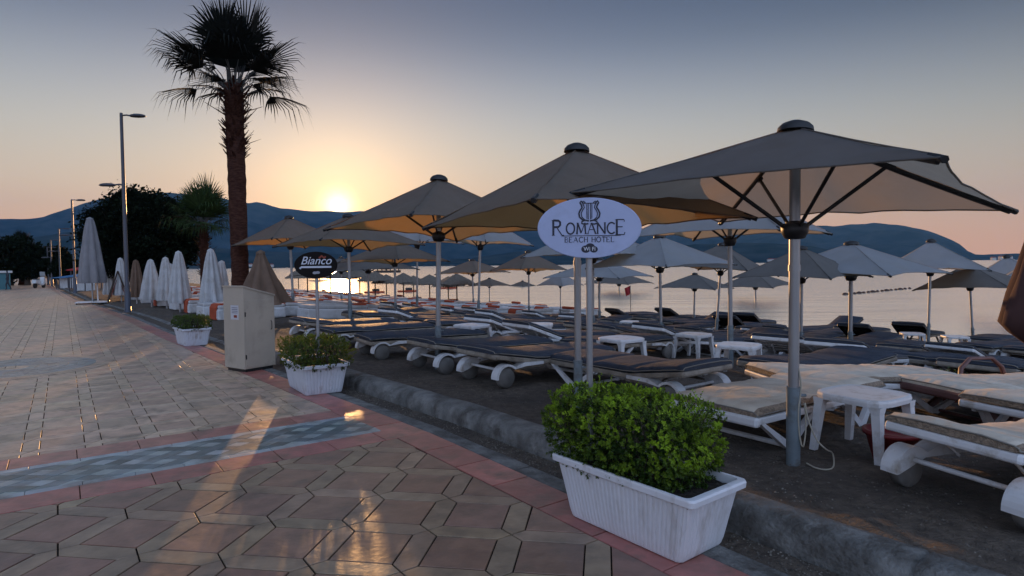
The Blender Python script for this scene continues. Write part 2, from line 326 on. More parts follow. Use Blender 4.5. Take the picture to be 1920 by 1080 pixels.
# ---- paving
def clip(poly, a, b, c):                       # keep a*x+b*y>=c
    out = []
    for i in range(len(poly)):
        p, q = poly[i], poly[(i+1) % len(poly)]; dp_ = a*p[0]+b*p[1]-c; dq = a*q[0]+b*q[1]-c
        if dp_ >= 0: out.append(p)
        if (dp_ >= 0) != (dq >= 0): k = dp_/(dp_-dq); out.append((p[0]+(q[0]-p[0])*k, p[1]+(q[1]-p[1])*k))
    return out
def area(p): return .5*sum(p[i][0]*p[(i+1) % len(p)][1]-p[(i+1) % len(p)][0]*p[i][1] for i in range(len(p)))
def inset(p, d):
    n = len(p); out = []
    for i in range(n):
        a, b, c = Vector(p[i-1]), Vector(p[i]), Vector(p[(i+1) % n]); e1 = (b-a); e2 = (c-b)
        if e1.length < 1e-6 or e2.length < 1e-6: return None
        e1.normalize(); e2.normalize(); n1 = Vector((-e1.y, e1.x)); n2 = Vector((-e2.y, e2.x)); m = n1+n2
        if m.length < .2: return None
        m = m/m.length; k = d/max(.45, m.dot(n1)); q = b+m*k; out.append((q.x, q.y))
    return out
def tile(mb, poly, col, gap=.0035, bev=.003, h=.014, z=0):
    if len(poly) < 3: return
    # drop doubles
    q = [poly[0]]
    for p in poly[1:]:
        if (Vector(p)-Vector(q[-1])).length > .004: q.append(p)
    if len(q) > 1 and (Vector(q[0])-Vector(q[-1])).length < .004: q.pop()
    if len(q) < 3: return
    ar = area(q)
    if abs(ar) < .0006: return
    if ar < 0: q = q[::-1]
    a = inset(q, gap); b = inset(q, gap+bev) if a else None
    if not b or area(b) <= .0002: return
    dz = random.uniform(-.0012, .0012); n = len(q)
    vs = [(x, y, z-h) for x, y in a]+[(x, y, z-.0025+dz) for x, y in a]+[(x, y, z+dz) for x, y in b]
    fs = [list(range(2*n, 3*n))]+[[k*n+i, k*n+(i+1) % n, (k+1)*n+(i+1) % n, (k+1)*n+i] for k in (0, 1) for i in range(n)]
    mb.add(vs, fs, 0, col)
def vary(c, v=.14):
    k = 1+random.uniform(-v, v); return tuple(x*k*(1+random.uniform(-.04, .04)) for x in c)
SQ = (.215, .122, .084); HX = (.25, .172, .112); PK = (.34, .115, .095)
SQ2 = (.42, .285, .20); HX2 = (.47, .335, .235)  # far tiles: the promenade's warm sky sheen put into lighter colours
def lattice(mb, org, ang, sq, w, x0, x1, y0, y1, test, clips, cs, ch, gap=.0035):
    """squares with elongated hexagons between them; org node, ang lattice direction"""
    P = sq+w; ex = Vector((math.cos(ang), math.sin(ang))); ey = Vector((-ex.y, ex.x)); o = Vector(org)
    def tr(pl): return [tuple(o+ex*a+ey*b) for a, b in pl]
    for i in range(x0, x1):
        for j in range(y0, y1):
            ctr = o+ex*(i*P)+ey*(j*P)
            if not test(ctr): continue
            a, b, h = i*P, j*P, w/2
            for pl, cc in (([(a+h, b+h), (a+P-h, b+h), (a+P-h, b+P-h), (a+h, b+P-h)], cs),
                           ([(a, b), (a+h, b-h), (a+P-h, b-h), (a+P, b), (a+P-h, b+h), (a+h, b+h)], ch),
                           ([(a, b), (a+h, b+h), (a+h, b+P-h), (a, b+P), (a-h, b+P-h), (a-h, b+h)], ch)):
                pl = tr(pl)
                for c_ in clips:
                    if not pl: break
                    pl = clip(pl, *c_(pl))
                if pl and len(pl) > 2: tile(mb, pl, vary(cc), gap)
def half_s(s0, sign):                         # keep sign*(s-s0)>=0
    return lambda pl: (sign*U.x, sign*U.y, sign*(U.dot(A0)+s0))
def half_t(inner=.33):                        # stay on the promenade side of the pink border, local edge at the polygon's own s
    def f(pl):
        s = sum(ST(*p)[0] for p in pl)/len(pl); k = (E(s+.5)-E(s-.5))
        nrm = (V-U*k).normalized(); q = A0+U*s+V*(E(s)+inner); return (nrm.x, nrm.y, nrm.dot(q))
    return f
def paving():
    mb = MB()
    n1 = at(959, 1002); n2 = at(1126, 1013); n3 = at(1106, 965)
    P = .51
    def t1(c): s, t = ST(c.x, c.y); return -12 < s < -1.5 and -.8 < t < 13 and c.y > -2
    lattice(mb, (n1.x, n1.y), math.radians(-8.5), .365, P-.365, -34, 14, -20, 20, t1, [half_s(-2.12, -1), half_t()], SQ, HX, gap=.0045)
    def t2(c): s, t = ST(c.x, c.y); return -1 < s < 150 and E(s)-.6 < t < 15+E(s) and c.y > 0
    o = A0+U*(-.5)+V*(.33)
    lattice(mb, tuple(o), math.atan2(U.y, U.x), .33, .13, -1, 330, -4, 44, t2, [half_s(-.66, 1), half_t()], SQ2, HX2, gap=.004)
    # band: pink - pale - diamonds - pale - pink, across the promenade
    def bandpoly(s0, s1, t0, t1_, col, gap=.003): tile(mb, [tuple(A0+U*a+V*b) for a, b in ((s0, t0), (s1, t0), (s1, t1_), (s0, t1_))], vary(col), gap)
    t = .0
    while t < 14:
        L = .46; a = max(t, .33)
        if t+L > .4: bandpoly(-2.12, -1.79, a, t+L, PK); bandpoly(-1.0, -.66, a, t+L, tuple(.85*x+.15*y for x, y in zip(PK, SQ2)))
        t += L
    t = .36
    while t < 14:
        bandpoly(-1.79, -1.70, t, t+.34, (.30, .34, .36), .0015); bandpoly(-1.09, -1.0, t, t+.34, (.30, .34, .36), .0015); t += .34
    k = .150; c = [lambda pl: (U.x, U.y, U.dot(A0)-1.70), lambda pl: (-U.x, -U.y, -(U.dot(A0)-1.09)), lambda pl: (V.x, V.y, V.dot(A0)+.36)]
    pal = [(.30, .34, .34), (.065, .10, .105), (.10, .14, .15), (.15, .19, .20)]
    for i in range(0, 230):
        for j in range(-1, 10):
            cs_, ct = -1.70+j*k*.5, .36+i*k*.5*1.35
            if (i+j) % 2: continue
            pl = [tuple(A0+U*a+V*b) for a, b in ((cs_-k/2, ct), (cs_, ct+k*.675), (cs_+k/2, ct), (cs_, ct-k*.675))][::-1]
            for f in c:
                if pl: pl = clip(pl, *f(pl))
            light = (j % 4 == 2 and i % 4 == 2) or (j % 4 == 0 and i % 4 == 0)
            if pl and len(pl) > 2: tile(mb, pl, vary(pal[0] if light else pal[random.choice((1, 2, 2, 3))], .2), .001, .001)
    # pink border along the kerb
    s = -12.0
    while s < 130:
        L = .52; e0, e1 = E(s), E(s+L)
        tile(mb, [tuple(A0+U*a+V*b) for a, b in ((s, e0), (s+L, e1), (s+L, e1+.33), (s, e0+.33))], vary(PK, .2) if s < 12 else vary(tuple(.5*x+.5*y for x, y in zip(PK, SQ2))), .004)
        s += L
    mb.build('pavement', paving_m, kind='structure')
    # mosaic medallion further along, set in the paving
    g = MB(); cx, cy = at(20, 690)[:2]
    for ri in range(9):
        r0, r1 = .25+ri*.13, .25+(ri+1)*.13; nseg = 10+ri*5
        for q in range(nseg):
            a0, a1 = 2*PI*q/nseg, 2*PI*(q+1)/nseg
            tile(g, [(cx+r*math.cos(a), cy+r*math.sin(a)) for r, a in ((r0, a0), (r1, a0), (r1, a1), (r0, a1))], vary((.20, .22, .22) if (q+ri) % 2 else (.16, .18, .19), .2) if ri < 7 else vary(SQ2), .002, z=.004, h=.003)
    g.build('paving_medallion', paving_m, kind='structure')
    gb = MB(); pts = []
    ss = [-14]+list(range(-12, 60))+[70, 90, 120, 160]
    vs = []
    for s in ss: vs += [(*XYE(s, -.0), -.010), (*XY(s, 16+E(s)), -.010)]
    gb.add(vs, [[2*i, 2*i+1, 2*i+3, 2*i+2] for i in range(len(ss)-1)]).build('paving_joints', grout_m, kind='structure')
paving()
def kerb():
    ss = sorted([-14+.25*k for k in range(0, 300)]+[-13.9+1.3*k+d for k in range(0, 55) for d in (-.014, 0, .014)])
    joints = set(round(-13.9+1.3*k, 3) for k in range(0, 55))
    def sweep(name, prof, m, amp):
        vs = []
        for s in ss:
            for t, z in prof:
                x, y = XYE(s, t); q = noise.noise(Vector((x*2.2, y*2.2, t*9)))*amp+noise.noise(Vector((x*9, y*9, t*9)))*amp*.4
                jn = .014 if round(s, 3) in joints and name == 'kerb' else 0
                x2, y2 = XYE(s, t-jn*(1 if t > -.5 else 0)); sink = .15*smoothstep((s-3.5)/3) if name == 'kerb' else 0
                vs.append((x2+q*.5, y2+q*.5, z-jn-sink+q*(1 if z > -.02 else 0)))
        n = len(prof); MB().add(vs, [[i*n+j, (i+1)*n+j, (i+1)*n+j+1, i*n+j+1] for i in range(len(ss)-1) for j in range(n-1)], smooth=True).build(name, m, kind='structure')
    sweep('kerb_strip', [(0, -.02), (-.003, -.004), (-.05, -.003), (-.12, -.004), (-.165, -.006), (-.18, -.015), (-.182, -.05)], concrete_m, .004)
    sweep('kerb', [(-.42, -.08), (-.425, .0), (-.435, .06), (-.455, .105), (-.49, .13), (-.54, .143), (-.62, .145), (-.68, .138), (-.715, .11), (-.73, .03)], concrete_m, .006)
kerb()
def pebbles():
    mb = MB()
    for _ in range(9000):
        r = random.random(); s = random.uniform(-8, 1.5); t = -.45-random.random()**1.5*4.2 if r > .3 else random.uniform(-.42, -.19)
        x, y = XYE(s, t); 
        if t > -.75 and t < -.42: continue
        z = gz(x, y); k = random.uniform(.003, .010); c = random.uniform(.04, .17); a = random.random()*6
        vs = [(x+k*math.cos(a+i*PI/2)*random.uniform(.7, 1.2), y+k*math.sin(a+i*PI/2), z+.002) for i in range(4)]+[(x, y, z+k*.8+.003), (x, y, z-.01)]
        mb.add(vs, [[0, 1, 4], [1, 2, 4], [2, 3, 4], [3, 0, 4]], 0, (c, c*.88, c*.75))
    mb.build('pebbles', pebble_m, kind='stuff', label='small loose pebbles and grit scattered on the dark sand')
pebbles()
# ================================================================== parasols
def canopy_mesh(mt, seed, R=1.75, top=2.68, drop=.72, bow=.13):
    n, m = 14, 12; vs = []; fs = []; r_ = random.Random(seed)
    def prof(u): return top-drop*(u**1.06)-.02*math.sin(PI*u)
    for q in range(4):
        a0, a1 = q*PI/2, (q+1)*PI/2; base = len(vs)
        for i in range(m+1):
            u = .035+(1-.035)*i/m
            for j in range(n+1):
                v = j/n; w = 4*v*(1-v)
                x = u*R*((1-v)*math.cos(a0)+v*math.cos(a1)); y = u*R*((1-v)*math.sin(a0)+v*math.sin(a1)); k = 1-bow*w*u*u
                wr = .010*u*noise.noise(Vector((x*2.4+seed*9, y*2.4, q*3)))*(1+2*w)+.006*w*u*math.sin(11*v*PI+seed)*math.sin(PI*u)
                vs.append((x*k, y*k, prof(u)+.05*w*u*u*bow/.13+wr*(2.2 if i < m else .9)))
        for i in range(m):
            for j in range(n): fs.append([base+i*(n+1)+j, base+(i+1)*(n+1)+j, base+(i+1)*(n+1)+j+1, base+i*(n+1)+j+1])
    mb = MB().add(vs, fs, 0, smooth=True)
    hem = []
    for q in range(4):                        # turned hem along each edge
        base = q*(m+1)*(n+1)+m*(n+1)
        mb.tube([vs[base+j] for j in range(n+1)], .007, 5, 0)
        a = q*PI/2                            # corner pocket
        mb.tube([(R*.93*math.cos(a), R*.93*math.sin(a), prof(.93)-.012), (R*1.0*math.cos(a), R*math.sin(a), prof(1)-.014)], .022, 6, 1)
        mb.tube([(u*R*math.cos(a), u*R*math.sin(a), prof(u)+.004) for u in (.05, .25, .5, .75, .98)], .006, 5, 0)   # seam
    return mb.mesh('canopy', [mt, darkm_m])
PARA = {}
POLES = []; RECTS = []
def parasol_proto(key, mt, polem=alu_m, sleeve=True, drop=.72, bow=.13):
    root = empty('parasol'); root['category'] = 'parasol'
    def part(name, me_, parent=root):
        o = bpy.data.objects.new(name, me_); COL.objects.link(o); o.parent = parent; return o
    part('canopy', canopy_mesh(mt, len(PARA)+1, drop=drop, bow=bow))
    part('cap', MB().lathe([(.135, 2.655), (.13, 2.685), (.10, 2.715), (.05, 2.735), (0, 2.74)], 18).mesh('cap', [darkm_m]))
    part('pole', MB().tube([(0, 0, -.3), (0, 0, 2.66)], .036, 14).tube([(0, 0, 1.55), (0, 0, 1.60)], .041, 14).mesh('pole', [polem]))
    if sleeve: part('pole_sleeve', MB().tube([(0, 0, -.3), (0, 0, .62)], .047, 14).tube([(.045, 0, .55), (.085, 0, .55)], .012, 8).mesh('pole_sleeve', [sleeve_m]))
    part('hub', MB().lathe([(.037, 1.80), (.075, 1.81), (.10, 1.86), (.105, 1.92), (.06, 1.935), (.038, 1.95)], 16).mesh('hub', [darkm_m]))
    part('hub', MB().lathe([(.037, 2.55), (.08, 2.56), (.085, 2.62), (.037, 2.63)], 14).mesh('hub', [darkm_m]))
    def prof(u): return 2.68-drop*(u**1.06)-.02*math.sin(PI*u)
    for q in range(4):
        a = q*PI/2; c, s = math.cos(a), math.sin(a)
        part('rib', MB().tube([(c*1.75*u, s*1.75*u, prof(u)-.028) for u in (.03, .25, .5, .75, .97)], .015, 6, flat=1.5).mesh('rib', [darkm_m]))
        part('strut', MB().tube([(c*.08, s*.08, 1.90), (c*.735, s*.735, prof(.42)-.045)], .013, 6, flat=1.3).tube([(c*.70, s*.70, prof(.4)-.06), (c*.78, s*.78, prof(.445)-.04)], .024, 6).mesh('strut', [darkm_m]))
    PARA[key] = [root, True]; return root
parasol_proto('taupe', taupe_m); parasol_proto('front', front_m, drop=.58, bow=.095); parasol_proto('pale', pale_m); parasol_proto('grey', grey_m)
def parasol(key, pos, rz=0, R=1.75, H=2.72, lean=(0, 0), label='', group=None, ctilt=None, thick=1.0):
    p, fresh = PARA[key]; o = p if fresh else copy_tree(p); PARA[key][1] = False
    if fresh: kids(p)
    POLES.append((pos[0], pos[1]))
    o.location = pos; o.rotation_euler = (lean[0], lean[1], rz); o.rotation_mode = 'XYZ'; o.scale = (R/1.75, R/1.75, H/2.72); tag(o, label, 'parasol', group)
    ks = kids(o) if fresh else [x for x in o.children]
    if ctilt or thick != 1:
        T = Matrix.Translation((0, 0, 2.68)); Rm = Euler((*(ctilt or (0, 0)), 0)).to_matrix().to_4x4()
        for ch in o.children:
            if ch.name.split('.')[0] in ('canopy', 'cap', 'rib') and ctilt: ch.matrix_local = T @ Rm @ T.inverted()
            if ch.name.split('.')[0] in ('pole', 'pole_sleeve') and thick != 1: ch.scale = (thick, thick, 1)
    return o
def pspec(key, bx, by, ax, ay, hw, rz, label, group=None, lean=(0, 0), H=None, **k):
    g = gat(bx, by); H = H or zat(ax, ay, g.y)-g.z; R = hw/F*g.y if hw else 1.75
    return parasol(key, g, rz, R, H, lean, label, group, **k)
D = math.radians
parasol('front', gat(1487, 868), D(-1), 1.69, 2.61, (0, 0), 'largest beige parasol nearest the camera, its tilted canopy filling the upper right', 'open square parasols', ctilt=(D(-1.5), D(3.0)), thick=1.15)
PU2 = Vector((5.95*(1083-960)/F, 5.95, 0)); PU2.z = gz(PU2.x, PU2.y)
parasol('taupe', PU2, D(-17), 1.62, zat(1083, 272, 5.95)-PU2.z, (0, 0), 'beige parasol with round dark cap right behind the white oval hotel sign', 'open square parasols', ctilt=(D(-2.5), D(0)))
pspec('taupe', 821, 692, 832, 330, 0, D(-4), 'beige parasol with pointed top just right of the rising sun', 'open square parasols', lean=(0, D(1.2)), ctilt=(D(-3), D(0)))
pspec('taupe', 657, 612, 645, 402, 145, D(-3), 'low beige parasol directly beneath the rising sun beside the black oval sign', 'open square parasols')
pspec('taupe', 551, 592, 534, 405, 107, D(4), 'leftmost open beige parasol, its canopy corner touching the big palm trunk', 'open square parasols', lean=(0, D(-1.5)))
pspec('pale', 896, 612, 910, 396, 0, D(8), 'pale parasol on a leaning silver pole between the two big beige canopies', 'open square parasols', lean=(0, D(2.5)))
pspec('pale', 782, 598, 790, 400, 0, D(12), 'pale parasol whose white edge shows beneath the pointed beige canopy right of the sun', 'open square parasols', lean=(0, D(1)))
pspec('pale', 1112, 642, 1117, 418, 0, D(-6), 'pale parasol directly behind the lower edge of the white oval hotel sign', 'open square parasols')
pspec('pale', 1124, 612, 1121, 484, 108, D(10), 'small pale parasol low behind the two grey poles under the hotel sign', 'open square parasols')
pspec('pale', 1370, 687, 1366, 345, 0, D(3), 'pale cream lined parasol right behind the big front parasol, hub just left of its pole', 'open square parasols', lean=(0, D(-.5)))
pspec('pale', 1594, 671, 1583, 453, 172, D(-10), 'pale blue grey parasol with a small white tip right of the thick front pole', 'open square parasols')
pspec('pale', 1740, 653, 1748, 449, 112, D(16), 'pale parasol with a dark round cap in front of the right hand mountain slope', 'open square parasols', lean=(0, D(1)))
pspec('grey', 1825, 650, 1800, 492, 104, D(-4), 'dark grey parasol on a leaning pole below the pale one with the dark cap', 'open square parasols', lean=(0, D(-4)))
pspec('pale', 1898, 648, 1880, 478, 95, D(5), 'grey white parasol on a leaning pole next to the folded one at the right edge', 'open square parasols', lean=(0, D(-5)))
pspec('grey', 1342, 637, 1372, 455, 104, D(6), 'dark grey parasol whose pole leans right, between two pale canopies', 'open square parasols', lean=(0, D(4)))
pspec('grey', 1418, 612, 1400, 508, 78, D(0), 'low grey parasol near the waterline left of the thick front pole', 'parasols in the row by the water', lean=(0, D(-1.5)))
pspec('grey', 1301, 614, 1292, 512, 80, D(9), 'low dark parasol at the waterline left of the leaning grey one', 'parasols in the row by the water', lean=(0, D(1)))
pspec('taupe', 992, 604, 976, 470, 75, D(-12), 'small beige parasol with a vertical pole in open view left of the hotel sign', 'open square parasols')
pspec('taupe', 888, 582, 893, 486, 72, D(10), 'beige parasol with an orange lit underside left of the leaning silver pole', 'open square parasols', lean=(0, D(-1)))
pspec('taupe', 980, 577, 981, 526, 38, D(0), 'tiny beige parasol standing alone against the bright water', 'parasols in the row by the water')
pspec('taupe', 918, 577, 918, 521, 44, D(8), 'tiny beige parasol at the waterline behind the orange lit canopy', 'parasols in the row by the water')
pspec('pale', 1051, 600, 1050, 510, 44, D(0), 'small pale parasol by the water just left of the grey poles under the hotel sign', 'parasols in the row by the water')
pspec('grey', 1161, 592, 1165, 508, 66, D(4), 'grey parasol by the water between the hotel sign pole and the red flag', 'parasols in the row by the water')
pspec('grey', 1502, 668, 1492, 462, 128, D(-5), 'dark parasol whose thin pole stands directly behind the thick front pole', 'open square parasols')
pspec('grey', 640, 577, 606, 482, 0, D(3), 'wide grey parasol directly behind the black oval sign', 'open square parasols', lean=(0, D(1)))
pspec('pale', 1240, 652, 1238, 440, 0, D(-9), 'pale parasol between the hotel sign and the silver pole to its right', 'open square parasols', lean=(0, D(-1)))
pspec('taupe', 742, 603, 738, 448, 0, D(14), 'beige parasol low behind the pointed one next to the sun', 'open square parasols')
pspec('pale', 1960, 655, 1912, 474, 100, D(4), 'pale parasol at the far right partly behind the folded one', 'open square parasols', lean=(0, D(-4)))
pspec('grey', 692, 594, 688, 472, 100, D(-8), 'grey parasol just right of the black oval sign behind the sunlit canopy', 'open square parasols')
# thatched parasols far along the beach
def thatch_proto():
    root = empty('thatched_parasol'); root['category'] = 'parasol'
    mb = MB(); r_ = random.Random(3)
    mb.lathe([(1.25, 1.78), (1.28, 1.84), (.9, 2.12), (.45, 2.38), (.12, 2.58), (0, 2.66)], 22, fn=lambda t, i, z: 1+.06*math.sin(t*7+i)+.03*math.sin(t*13), smooth=False)
    for _ in range(420):
        a = r_.random()*2*PI; u = r_.random()**.5; r0 = u*1.2; z0 = 2.6-u*.76
        p = Vector((r0*math.cos(a), r0*math.sin(a), z0+.03)); q = p+Vector((math.cos(a)*.22, math.sin(a)*.22, -.20+r_.uniform(-.05, .03))); sd = Vector((-math.sin(a), math.cos(a), 0))*.03
        mb.add([p-sd, p+sd, q+sd*.3, q-sd*.3], [[0, 1, 2, 3]])
    mb.build('thatch', THATCH, root); MB().tube([(0, 0, -.3), (0, 0, 2.6)], .045, 8).build('pole', wood_m, root)
    return root
THATCH = mat('thatch', (.13, .11, .09), .95, var=.3, vscale=12)
TP = thatch_proto(); first = True
for i, (bx, by, ap) in enumerate([(577, 556, 497), (620, 560, 484), (641, 556, 505), (675, 562, 499), (704, 565, 508), (725, 565, 514), (757, 569, 511), (776, 566, 516), (806, 572, 514), (841, 574, 518), (857, 577, 512), (655, 550, 512), (600, 548, 508), (560, 549, 508)]):
    g = gat(bx, by); H = zat(bx, ap, g.y)-g.z; o = TP if i == 0 else copy_tree(TP)
    o.location = g; o.rotation_euler.z = i*1.3; k = H/2.66; o.scale = (k*1.15, k*1.15, k)
    tag(o, 'small grey thatched parasol standing in the distant row along the bright water', 'parasol', 'thatched parasols far along the beach')
# folded parasols
def folded(name, pos, z0, z1, rb, mt, label, group=None, rt=.05, pol=8, lean=(0, 0), pole_top=None, base=None, seed=0, polem=alu_m, flare=None):
    root = empty(name, pos, seed, label, 'parasol', group); root.rotation_euler = (lean[0], lean[1], seed)
    mb = MB(); pr = []; m = 16
    for i in range(m+1):
        u = i/m; r = rb*((1-u)**.8)*(1 if u > .06 else .93)+rt*u
        if flare: r = flare(u)
        pr.append((r, z0+(z1-z0)*u))
    mb.lathe(pr, 64, fn=lambda t, i, z: 1+.34*(1-.45*i/m)*(abs(math.cos(pol*.5*t+.4*math.sin(2.2*i/m+seed)))*1.6-1)+.07*math.sin(3*t+seed)+.02*math.sin(17*t+i), smooth=True)
    mb.build('folded_canopy', mt, root)
    MB().lathe([(rt*1.2, z1-.03), (rt*1.1, z1+.02), (.02, z1+.07), (0, z1+.075)], 12).build('cap', mt, root)
    MB().tube([(0, 0, -.1), (0, 0, z1)], .034, 10).build('pole', polem, root)
    return root
for i, (px, by, ay, hw) in enumerate([(398, 590, 470, 21), (338, 586, 474, 18), (313, 578, 485, 14), (285, 576, 489, 17), (257, 570, 490, 12), (228, 566, 486, 12), (418, 585, 492, 14), (206, 562, 500, 10), (322, 572, 497, 9)]):
    g = gat(px, by); zt = zat(px, ay, g.y)-g.z; lb = ['tall folded white parasol between the small palm and the big palm', 'folded white parasol with rounded top just left of the small palm', 'narrow folded white parasol behind the one left of the small palm', 'wide folded white parasol with dark pleats, third to the left of the small palm', 'folded grey brown parasol just right of the lamp post', 'folded white parasol behind the foot of the lamp post', 'folded white parasol half hidden by the big palm trunk', 'folded white parasol behind the wooden frame board', 'far folded white parasol seen between its white neighbours']
    folded('folded_parasol', g, zt*.16, zt, hw/F*g.y, brown_m if i == 4 else whitecloth_m, lb[i], 'folded parasols beside the promenade', seed=i*.7, rt=.09)
g = at(174, 569); zt = zat(176, 410, g.y)
bigf = folded('folded_parasol', g, .95, zt, .50, greycloth_m, 'very large folded grey parasol on a wheeled base plate standing on the promenade', 'folded parasols beside the promenade', rt=.12, pol=6, seed=.5)
MB().box(-.62, .62, -.62, .62, .05, .10, bev=.02).build('base_plate', whiteplastic_m, bigf)
for a, b in ((-1, -1), (1, -1), (-1, 1), (1, 1)): MB().tube([(a*.55-.02, b*.55, .03), (a*.55+.02, b*.55, .03)], .03, 10).build('wheel', rubber_m, bigf)
MB().tube([(.22, -.1, .1), (.20, -.08, 1.0)], .03, 8).build('support_post', whiteplastic_m, bigf)
gB = gat(500, 612)
folded('folded_parasol', gB, .62, 1.95, .60, brown_m, 'folded brown parasol with drooping cloth behind the beige cabinet', None, rt=.10, pol=7, lean=(0, D(-4)), seed=1.1, flare=lambda u: .09+.56*(1-u)**1.15)
gM = Vector((8*(1972-960)/F, 8.0, 0)); gM.z = gz(gM.x, gM.y)
folded('folded_parasol', gM, .62, 2.75, .5, maroon_m, 'folded dark reddish brown parasol cut off by the right picture edge', None, rt=.08, pol=6, seed=2, flare=lambda u: (.16+.34*smoothstep(u/.2)) if u < .2 else .08+.42*((1-u)/.8)**.9)
# ================================================================== sun loungers
def pad_mesh(path, hw, th, mats, wr=0.0, seed=0, pucker=(.66, 1.34)):
    """mattress swept along path [(x,z)]; rounded cross section"""
    sec = [(-hw+.018, 0), (-hw, .02), (-hw, th-.03), (-hw+.03, th-.004), (-hw*.5, th+.012), (0, th+.016), (hw*.5, th+.012), (hw-.03, th-.004), (hw, th-.03), (hw, .02), (hw-.018, 0)]
    # resample path
    P = [Vector(p) for p in path]; L = [0]
    for a, b in zip(P, P[1:]): L.append(L[-1]+(b-a).length)
    n = 46; vs = []; ns = len(sec)
    def pos(d):
        for k in range(len(P)-1):
            if d <= L[k+1] or k == len(P)-2: return P[k].lerp(P[k+1], (d-L[k])/(L[k+1]-L[k]))
    for i in range(n+1):
        d = L[-1]*i/n; p = pos(d); a = pos(max(0, d-.06)); b = pos(min(L[-1], d+.06)); t = (b-a).normalized(); nm = Vector((-t.y, t.x))
        e = min(d, L[-1]-d); sc = 1-.45*max(0, 1-e/.05)**2; pk = max([math.exp(-((d-q)/.035)**2) for q in pucker]+[0])
        wd = 1-.03*max(0, 1-e/.06)**2
        for (y, z) in sec:
            zz = z*sc; 
            if z > .01: zz -= .022*pk*(z/th)
            if wr and z > th*.8: zz += wr*(noise.noise(Vector((d*3+seed, y*6, seed)))+.5*noise.noise(Vector((d*11, y*4, seed))))
            q = p+nm*zz; vs.append((q.x, y*wd, q.y))
    mb = MB(); 
    for i in range(n):
        for j in range(ns-1):
            mb_i = 1 if (len(mats) > 2 and (j < 3 or j > 6)) else 0
            mb.f.append([i*ns+j, (i+1)*ns+j, (i+1)*ns+j+1, i*ns+j+1]); mb.m.append(mb_i); mb.c.append(None); mb.sm.append(True)
        mb.f.append([i*ns+ns-1, (i+1)*ns+ns-1, (i+1)*ns, i*ns]); mb.m.append(0); mb.c.append(None); mb.sm.append(False)
    mb.v = list(vs)
    for i in (0, n): mb.f.append([i*ns+j for j in range(ns)][::(1 if i == 0 else -1)]); mb.m.append(1 if len(mats) > 2 else 0); mb.c.append(None); mb.sm.append(False)
    pi = 2 if len(mats) > 2 else 1
    if len(mats) > 1:
        for j in (1, ns-2): mb.tube([vs[i*ns+j] for i in range(0, n+1, 2)], .006, 4, pi)
        mb.tube([vs[n*ns+j] for j in range(1, ns-1)], .006, 4, pi); mb.tube([vs[j] for j in range(1, ns-1)], .006, 4, pi)
    return mb.mesh('mattress', mats)
def rot_y(p, piv, a): d = Vector(p)-Vector(piv); return (piv[0]+d.x*math.cos(a)+d.y*math.sin(a)*0-0*d.y, 0)
LOUNGE = {}
